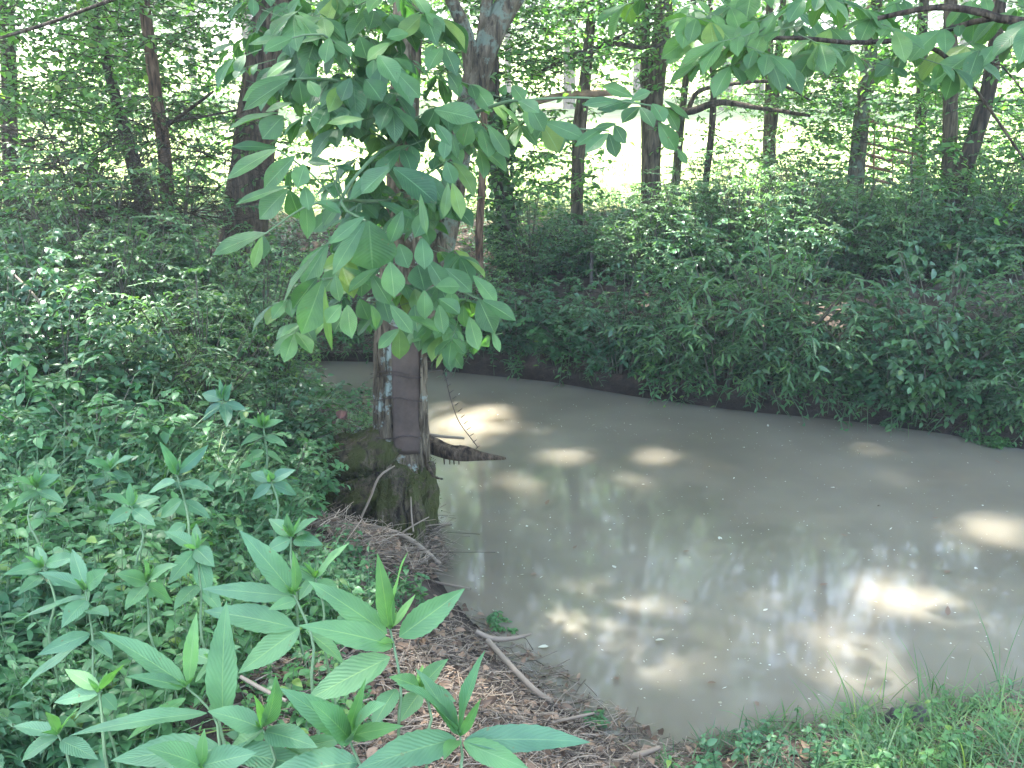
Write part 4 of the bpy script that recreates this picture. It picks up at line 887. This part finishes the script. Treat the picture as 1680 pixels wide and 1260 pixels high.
drift([([(720,975),(780,1000),(900,1085),(1030,1175),(1120,1225),(1260,1195),(1400,1175),(1420,1190),(1250,1225),(1100,1262),(1000,1235),(860,1120),(740,1020),(700,990)], 520, 160, 0.07, 0.01), (DR, 5200, 1500, 0.07, 0.03), ([(520,820),(600,815),(700,850),(740,930),(700,960),(640,930),(560,900),(500,870)], 2600, 500, 0.12, 0.12), ([(540,830),(660,840),(730,930),(690,975),(600,960),(520,900)], 260, 60, 0.26, 0.15),
       (LEFT, 1500, 1800, 0.08, 0.02), ([(1120,1215),(1400,1190),(1700,1130),(1720,1290),(1100,1290)], 700, 500, 0.06, 0.01), ([(490,665),(612,655),(612,715),(540,740),(490,710)], 700, 200, 0.10, 0.06),
       ([(400,520),(640,520),(630,582),(400,590)], 1200, 900, 0.12, 0.06), ([(560,330),(1100,330),(1100,440),(560,460)], 900, 1500, 0.2, 0.05)],
      'twig_drift', 'matted drift of dry twigs, reeds and dead leaves on the banks')
# single larger sticks
SK = [('forked pale stick standing out of the debris pile against the moss', [(592,850,5.0,4),(608,815,5.02,4),(622,782,5.02,4),(648,764,5.05,2)]),
      ('long pale reeds bridging from the debris pile to the water', [(600,862,5.0,7),(645,872,4.95,7),(680,890,4.9,8),(722,925,4.85,6)]),
      ('lichen-covered rod sloping down at the left of the debris pile', [(520,845,4.9,9),(560,862,4.85,10),(600,885,4.8,10),(618,892,4.8,6)]),
      ('dark curved branch end lying out over the water from the drift', [(780,1035,3.9,8),(805,1048,3.9,11),(840,1048,3.9,8),(872,1040,3.9,4)]),
      ('dark wet pole lying along the water edge of the twig drift', [(800,1050,3.85,9),(840,1095,3.7,10),(880,1135,3.6,10),(905,1150,3.55,8)]),
      ('thin dark stick lying on the twig drift near the bottom', [(880,1190,3.4,7),(930,1180,3.4,6),(975,1170,3.4,4)]),
      ('pale stick end at the bottom edge of the twig drift', [(1000,1250,3.15,9),(1050,1238,3.15,11),(1084,1226,3.15,7)]),
      ('thin stick leaning on the roots toward the water', [(632,895,4.95,3),(668,868,4.95,3),(704,848,5.0,2)]),
      ('thin upright stick beside the mossy base', [(674,815,5.0,2),(675,845,4.98,3),(678,872,4.95,3)]),
      ('dark stick floating by the tip of the debris', [(700,952,4.8,4),(740,960,4.75,4),(772,966,4.7,3)]),
      ('short brown branch under the weeds at the lower left', [(395,1110,2.3,6),(430,1130,2.25,7),(470,1150,2.2,5)]),
      ('thin pale dead stem arching in the left thicket', [(12,440,5.6,3),(60,490,5.5,4),(85,540,5.5,4),(95,600,5.5,4)])]
for lab, L in SK:
    m_ = MB(); pxtube(m_, L, n=8, rough=0.12, step=0.03); tag(m_.build('stick', M['twig']), lab, 'stick')

# floating leaves
fl = [(1075,1050),(1120,905),(880,940),(1000,870),(1390,880),(1210,760),(1370,800),(1555,1010),(1160,1120),(900,1060),(1240,1150),(1060,720),(1252,1002),(1335,1002),(1550,940),(1010,932),(975,925),(1120,985),(1500,992),(1010,1110),(1440,830),(1290,790),(1100,690),(1480,740),(1600,930),(895,828),(1640,760),(1260,700),(1345,960),(940,900),(1180,880),(1530,850)]
for i, (u, v) in enumerate(fl):
    p = G(u, v, 0.004); m_ = MB(); L = rng.uniform(0.03, 0.055)
    leaves(m_, T_OV, p[None], rdir(1, 0), np.array([[0.05, 0, 1.0]]), L, L*0.5, -0.05, 0.25)
    o = m_.build('floating_leaf', [M['litter'] if i % 3 else M['fleck']]); tag(o, 'small dead leaf floating on the muddy pond', 'leaf', 'dead leaves floating on the pond')
mbf = MB(); q = np.vstack([samp([(700,640),(1680,740),(1680,1100),(1100,1180),(800,1000),(710,860)], 620), samp([(800,640),(1500,700),(1500,760),(800,700)], 200)])
p = G(q[:, 0], q[:, 1], 0.003); n_ = len(p); leaves(mbf, T_DIA, p, rdir(n_, 0), upn(n_, 0.1), 0.004+rng.gamma(1.5, 0.005, n_), 0.003+rng.gamma(1.5, 0.0025, n_), 0, 0.2)
tag(mbf.build('floating_specks', [M['fleck']]), 'tiny pale specks of scum on the pond surface', 'scum', kind='stuff')

# stones
def rock(lab, u, v, r, mat, sq=0.6):
    c = GT(u, v)[0]; th = np.linspace(0, np.pi, 14); ph = np.linspace(0, 2*np.pi, 22, endpoint=False)
    A, B = np.meshgrid(th, ph, indexing='ij'); q = np.stack([np.sin(A)*np.cos(B), np.sin(A)*np.sin(B), np.cos(A)*sq], -1)
    k = 1+0.18*np.sin(3*q[..., 0]*2+u)+0.14*np.sin(5*q[..., 1]+q[..., 2]*4)+0.08*np.sin(11*q[..., 0]+7*q[..., 2]); q = q*k[..., None]*r+c+np.array([0, 0, r*sq*0.2])
    i = np.arange(14*22).reshape(14, 22); f = np.stack([i[:-1], i[1:], np.roll(i[1:], -1, 1), np.roll(i[:-1], -1, 1)], -1).reshape(-1, 4)
    m_ = MB(); m_.add(q.reshape(-1, 3), f); tag(m_.build('stone', mat), lab, 'stone')
mr1 = plain('dark_wet_stone', (0.02, 0.02, 0.022), (0.07, 0.06, 0.055), 0.6, 14, bump=0.02)
rock('dark rounded stone in the grass at the lower right shore', 1495, 1185, 0.085, mr1)
rock('reddish stone half hidden in weeds at the lower left edge', 25, 1095, 0.10, plain('reddish_stone', (0.10, 0.055, 0.045), (0.17, 0.11, 0.09), 0.8, 9, bump=0.02))
rock('grey flat stone above the upper mossy root', 585, 718, 0.11, plain('grey_stone', (0.07, 0.07, 0.075), (0.13, 0.13, 0.14), 0.7, 9, bump=0.02), 0.45)
# curled reddish dead leaves by the roots
m_ = MB(); A = P(560, 690, 5.6); leaves(m_, T_OVH, A[None]+rng.normal(size=(4, 3))*0.03, rdir(4, 0.3), np.array([0, -0.8, 0.6])+rng.normal(size=(4, 3))*0.3, 0.075, 0.055, 0.4, 0.9)
tag(m_.build('dead_leaf', plain('red_leaf', (0.10, 0.045, 0.038), (0.19, 0.09, 0.075), 0.7, 12)), 'curled reddish dead leaf cluster above the mossy roots', 'dead leaves')

# ------------------------------------------------------------------ shrubs
def make_shrub(seed, h, w, nst, nl, ll, tp, wr, mat, hang=0.35):
    st = np.random.default_rng(seed); mb_s = MB(); mb_l = MB(); O = []; D = []
    for i in range(nst):
        a = st.uniform(0, 6.28); r = w*0.5*math.sqrt(st.uniform(0.02, 1)); hh = h*st.uniform(0.45, 1.0)*(1-0.35*(r/(w*0.5))**2)
        e = np.array([math.cos(a)*r, math.sin(a)*r, hh]); b0 = np.array([math.cos(a)*r*0.25, math.sin(a)*r*0.25, -0.05])
        mid = (b0+e)/2+np.array([-math.cos(a)*0.05, -math.sin(a)*0.05, 0.08*h])
        tube(mb_s, [b0, mid, e], [0.008, 0.006, 0.003], n=5)
        for s_ in np.linspace(0.15, 1, 7):
            q = (1-s_)**2*b0+2*s_*(1-s_)*mid+s_**2*e; aa = st.uniform(0, 6.28)
            O.append(q); D.append([math.cos(aa)+math.cos(a)*0.6, math.sin(aa)+math.sin(a)*0.6, 0.35+st.normal()*0.3])
    O = np.array(O); D = np.array(D)
    sprays(mb_l, O, D, st.uniform(0.12, 0.30, len(O))*max(h, 0.8), nl, ll, tp=tp, wr=wr, stemm=1, hang=hang)
    return mb_s, mb_l, mat
PROT = {}
def proto(kind):
    s = {'narrow': (1, 1.1, 1.25, 34, 9, 0.075, T_LA, 0.26, M['shrub']), 'dark': (2, 1.0, 1.3, 34, 8, 0.065, T_OV, 0.55, M['shrub2']), 'broad': (3, 0.9, 1.1, 24, 8, 0.085, T_OV, 0.5, M['herb']), 'fine': (4, 1.2, 1.2, 42, 11, 0.045, T_OV, 0.5, M['shrub3'])}[kind]
    return make_shrub(*s)
def shrub(kind, u, v, y, hs, ws, lab, rot=0.0, grp='shrubs along the far bank', name='shrub'):
    p = P(u, v, y); x = p[0]
    if 'far bank' in grp and y < 9.3:
        yy = y-1.2
        while sdist(x, yy) < 0.22 and yy < 12: yy += 0.04
        y = yy
    z0 = float(H(x, y))
    if z0 < 0.02: z0 = 0.02
    th = thing(name, lab, 'shrub', (x, y, z0), grp); th.rotation_euler[2] = rot; hs = hs*(1.18 if 'left' in grp else (0.85+0.3*((u*37) % 100)/100)); th.scale = (ws, ws, hs)
    if kind not in PROT:
        a, b_, mt = proto(kind); s1 = a.build('stem', M['stemred']); l1 = b_.build('foliage', [mt, M['stem']]); s1.parent = th; l1.parent = th; PROT[kind] = (s1, l1)
    else:
        for o in PROT[kind]:
            c = o.copy(); C.objects.link(c); c.parent = th
SH = [
 ('fine',760,560,9.2,0.75,0.9,'small-leaved grey green shrub at the water just right of the forked tree'),
 ('dark',850,560,9.2,0.75,0.9,'dark shrub overhanging the shore below the ivy trunk'),
 ('broad',930,570,9.0,0.65,0.8,'light broad-leaved shrub at the shore below the slender rusty post'),
 ('dark',1010,560,9.1,0.95,0.9,'dark shrub below the stout grey trunk, touching the pond'),
 ('narrow',1090,600,8.7,0.9,0.9,'narrow-leaved shrub at the shore left of the small dark hollow'),
 ('narrow',1180,590,8.3,1.25,1.2,'pale willowy shrub bulging over the water in mid bank'),
 ('narrow',1270,580,8.1,1.35,1.25,'feathery tallest willowy shrub right of the small dark hollow'),
 ('narrow',1330,610,7.9,0.95,1.0,'willowy shrub leaning low over the pond left of the yellow-green sprout'),
 ('broad',1440,640,7.75,0.6,0.85,'yellow green broad-leaved sprout shrub at the right shore'),
 ('dark',1480,560,8.3,1.35,1.15,'dark blue green layered shrub above the yellow green sprout'),
 ('dark',1400,540,8.6,1.15,1.0,'dark shrub beneath the pale lichened trunk'),
 ('broad',1560,620,7.7,0.8,0.9,'loose shrub at the right shore above the floating plant mat'),
 ('narrow',1650,610,7.6,0.9,1.0,'grassy shrub at the right edge of the far shore'),
 ('fine',1600,520,8.6,1.1,1.1,'bright speckled shrub below the curved dark trunk'),
 ('dark',1690,500,8.6,1.2,1.1,'dark shrub cut by the right edge of the photo'),
 ('dark',1560,500,9.5,1.0,1.1,'dark shrub between the curved trunk and the bright speckled shrub'),
 ('fine',1400,470,9.6,1.0,1.1,'fine-leaved shrub behind the layered dark one'),
 ('fine',1690,440,9.7,1.1,1.2,'fine-leaved shrub high at the right edge'),
 ('dark',1320,480,9.5,1.0,1.0,'dark shrub filling the gap behind the tallest willowy one'),
 ('dark',1160,500,9.5,0.9,1.0,'dark shrub behind the mid bank willowy shrubs'),
 ('fine',1060,500,9.6,0.85,1.0,'fine-leaved shrub just right of the stout trunk foot'),
 ('narrow',1480,470,9.5,1.0,1.0,'willowy shrub in the second row under the pipe gate'),
 ('fine',1120,470,10.0,0.9,1.0,'fine-leaved shrub standing behind the mid bank near the steel post'),
 ('fine',1210,450,9.8,1.0,1.1,'upright fine-leaved shrub right behind the willowy ones'),
 ('fine',1300,430,9.8,1.0,1.1,'fine-leaved shrub under the twin-stemmed grey trunk'),
 ('dark',950,480,10.2,0.7,0.9,'low dark shrub at the foot of the narrow dark trunk'),
 ('fine',870,470,10.0,0.7,0.9,'low fine shrub at the foot of the ivy trunk'),
 ('broad',1040,450,11.0,0.7,0.9,'low bright shrub at the foot of the stout grey trunk'),
 ('fine',1500,420,10.2,1.1,1.2,'high fine-leaved shrub in front of the pipe gate'),
 ('fine',1620,400,10.2,1.2,1.2,'tall fine shrub behind the curved trunk'),
 ('dark',1410,400,10.8,0.9,1.1,'dark shrub at the foot of the pale lichened trunk'),
 ('fine',1170,370,12.4,0.7,0.9,'sunlit fine shrub at the meadow edge by the crooked trunk'),
 ('fine',1320,360,13.0,0.9,1.1,'sunlit shrub at the meadow edge right of the twin stems')]
for i, (k, u, v, y, hs, ws, lab) in enumerate(SH): shrub(k, u, v, y, hs, ws, lab, rot=i*1.3)
SL = [
 ('fine',430,545,6.5,0.75,0.8,'fine upright shrub left of the creek strip and the sunlit litter'),
 ('dark',440,640,5.7,0.6,0.75,'dark shrub on the left bank level with the barbed wire'),
 ('narrow',225,600,5.3,0.6,0.8,'narrow-leaved shrub growing through the grass tussock'),
 ('fine',330,600,5.6,0.7,0.8,'fine shrub right of the grass tussock in the left thicket'),
 ('dark',110,620,5.0,0.6,0.8,'dark shrub left of the grass tussock'),
 ('dark',505,690,5.75,0.32,0.45,'dark low shrub in front of the brush left of the tree'),
 ('broad',455,740,5.2,0.5,0.6,'leafy shrub hanging toward the upper mossy root'),
 ('broad',470,800,4.6,0.4,0.5,'low leafy shrub beside the lower mossy root'),
 ('fine',20,330,8.6,1.3,1.2,'tall fine shrub at the left edge behind the dead twigs'),
 ('fine',290,400,8.2,1.25,1.1,'tall fine shrub in front of the slim reddish trunk'),
 ('fine',60,420,7.4,1.0,1.1,'fine-leaved thicket shrub at the left edge under the far left trunk'),
 ('fine',160,440,7.2,1.0,1.1,'brownish fine shrub in front of the dead twigs at left'),
 ('dark',250,440,7.2,0.9,1.0,'dark shrub at the foot of the slanting trunk'),
 ('fine',340,450,7.4,0.85,0.9,'fine shrub left of the thick oak foot'),
 ('dark',60,520,6.2,0.85,1.0,'dark shrub by the arching pale dead stem'),
 ('fine',190,520,6.2,0.7,0.9,'fine shrub just above the grass tussock'),
 ('broad',300,540,6.3,0.65,0.9,'broad-leaved shrub between the tussock and the oak foot'),
 ('dark',400,560,6.9,0.6,0.8,'small dark shrub beside the sunlit leaf litter'),
 ('broad',60,640,4.8,0.6,0.8,'broad-leaved shrub at the left edge beside the herbs'),
 ('broad',150,700,4.2,0.5,0.7,'low broad shrub left of the shiny-leaved weed'),
 ('broad',430,630,5.6,0.5,0.7,'low shrub on the creek bank left of the brush pile'),
 ('fine',560,648,6.05,0.28,0.35,'small bright sprig on top of the brush beside the forked tree'),
 ('dark',10,560,5.4,0.8,0.9,'dark shrub cut by the left edge of the photo'),
 ('broad',340,690,4.7,0.45,0.6,'low leafy shrub right of the grass tussock')]
for i, (k, u, v, y, hs, ws, lab) in enumerate(SL): shrub(k, u, v, y, hs, ws, lab, rot=i*0.9+0.4, grp='shrubs in the left thicket')

# plants standing in the water
def aquatic(lab, poly, n, h, ll):
    q = samp(poly, n); p = G(q[:, 0], q[:, 1], -0.01); m_ = MB(); herbs(m_, p, rng.uniform(0.4, 1, n)*h, 5, ll, 0.45, lean=0.5)
    tag(m_.build('water_plant', [M['herb'], M['stem']]), lab, 'water plant')
aquatic('mat of low green water plants at the right shore', [(1560,705),(1700,690),(1700,735),(1630,738),(1580,725)], 260, 0.09, 0.04)
aquatic('small clump of water plants left of the larger mat', [(1445,694),(1462,693),(1464,702),(1447,703)], 18, 0.08, 0.035)
aquatic('green sprig growing from the water at the drift edge', [(800,1015),(845,1010),(840,1040),(805,1042)], 14, 0.08, 0.035)
aquatic('small bright sprout in the water near the drift bottom', [(950,1180),(985,1180),(985,1200),(960,1200)], 12, 0.07, 0.035)

# ------------------------------------------------------------------ far sunlit trees beyond the meadow
def fartree(seed, h, w):
    st = np.random.default_rng(seed); a = MB(); tube(a, [(0, 0, -0.3), (0.1, 0, h*0.4), (0, 0.1, h*0.85)], [0.22, 0.16, 0.05], n=8)
    k = 60; c = nrm(st.normal(size=(k, 3)))*st.uniform(0.3, 1, (k, 1))*np.array([w/2, w/2, h*0.42])+np.array([0, 0, h*0.55]); m_ = MB()
    for q in c: tube(a, [(0, 0, max(0.8, q[2]*0.6)), q], [0.05, 0.015], n=4, cap=False)
    n = 120; q = (c[:, None]+st.normal(size=(k, n, 3))*0.85).reshape(-1, 3)
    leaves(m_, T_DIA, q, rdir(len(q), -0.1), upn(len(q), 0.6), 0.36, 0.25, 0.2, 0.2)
    return a, m_
FP = []
for s in range(3): FP.append(fartree(40+s, 17, 9.5))
proto_f = []
k = 0
for row, (yy, n, sx) in enumerate([(44, 14, 6.2), (56, 15, 7.6)]):
    for i in range(n):
        x = (i-(n-1)/2)*sx+rng.uniform(-1.5, 1.5); y = yy+rng.uniform(-3, 3); s = rng.uniform(0.8, 1.25)
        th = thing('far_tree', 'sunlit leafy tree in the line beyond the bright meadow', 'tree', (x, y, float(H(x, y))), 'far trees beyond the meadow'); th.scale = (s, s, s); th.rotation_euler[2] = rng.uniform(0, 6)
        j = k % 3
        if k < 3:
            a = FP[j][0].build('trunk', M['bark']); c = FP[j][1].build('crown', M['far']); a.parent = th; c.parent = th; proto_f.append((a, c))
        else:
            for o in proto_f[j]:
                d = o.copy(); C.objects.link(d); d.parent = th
        k += 1

# ------------------------------------------------------------------ thin scattering volume added to mimic lens glare and lift dark tones
mh = bpy.data.materials.new('veiling_glare'); mh.use_nodes = True; t = mh.node_tree; t.nodes.remove(t.nodes['Principled BSDF'])
pv = t.nodes.new('ShaderNodeVolumePrincipled'); pv.inputs['Color'].default_value = (0.96, 0.99, 0.94, 1); pv.inputs['Density'].default_value = 0.0042; pv.inputs['Anisotropy'].default_value = 0.3
t.links.new(pv.outputs[0], t.nodes['Material Output'].inputs['Volume'])
mb = MB(); x0, x1, y0, y1, z0, z1 = -265, 265, -35, 325, -4, 40
mb.add([(x0,y0,z0),(x1,y0,z0),(x1,y1,z0),(x0,y1,z0),(x0,y0,z1),(x1,y0,z1),(x1,y1,z1),(x0,y1,z1)], [[0,3,2,1],[4,5,6,7],[0,1,5,4],[1,2,6,5],[2,3,7,6],[3,0,4,7]])
tag(mb.build('glare_veil', mh, smooth=False), kind='stuff')
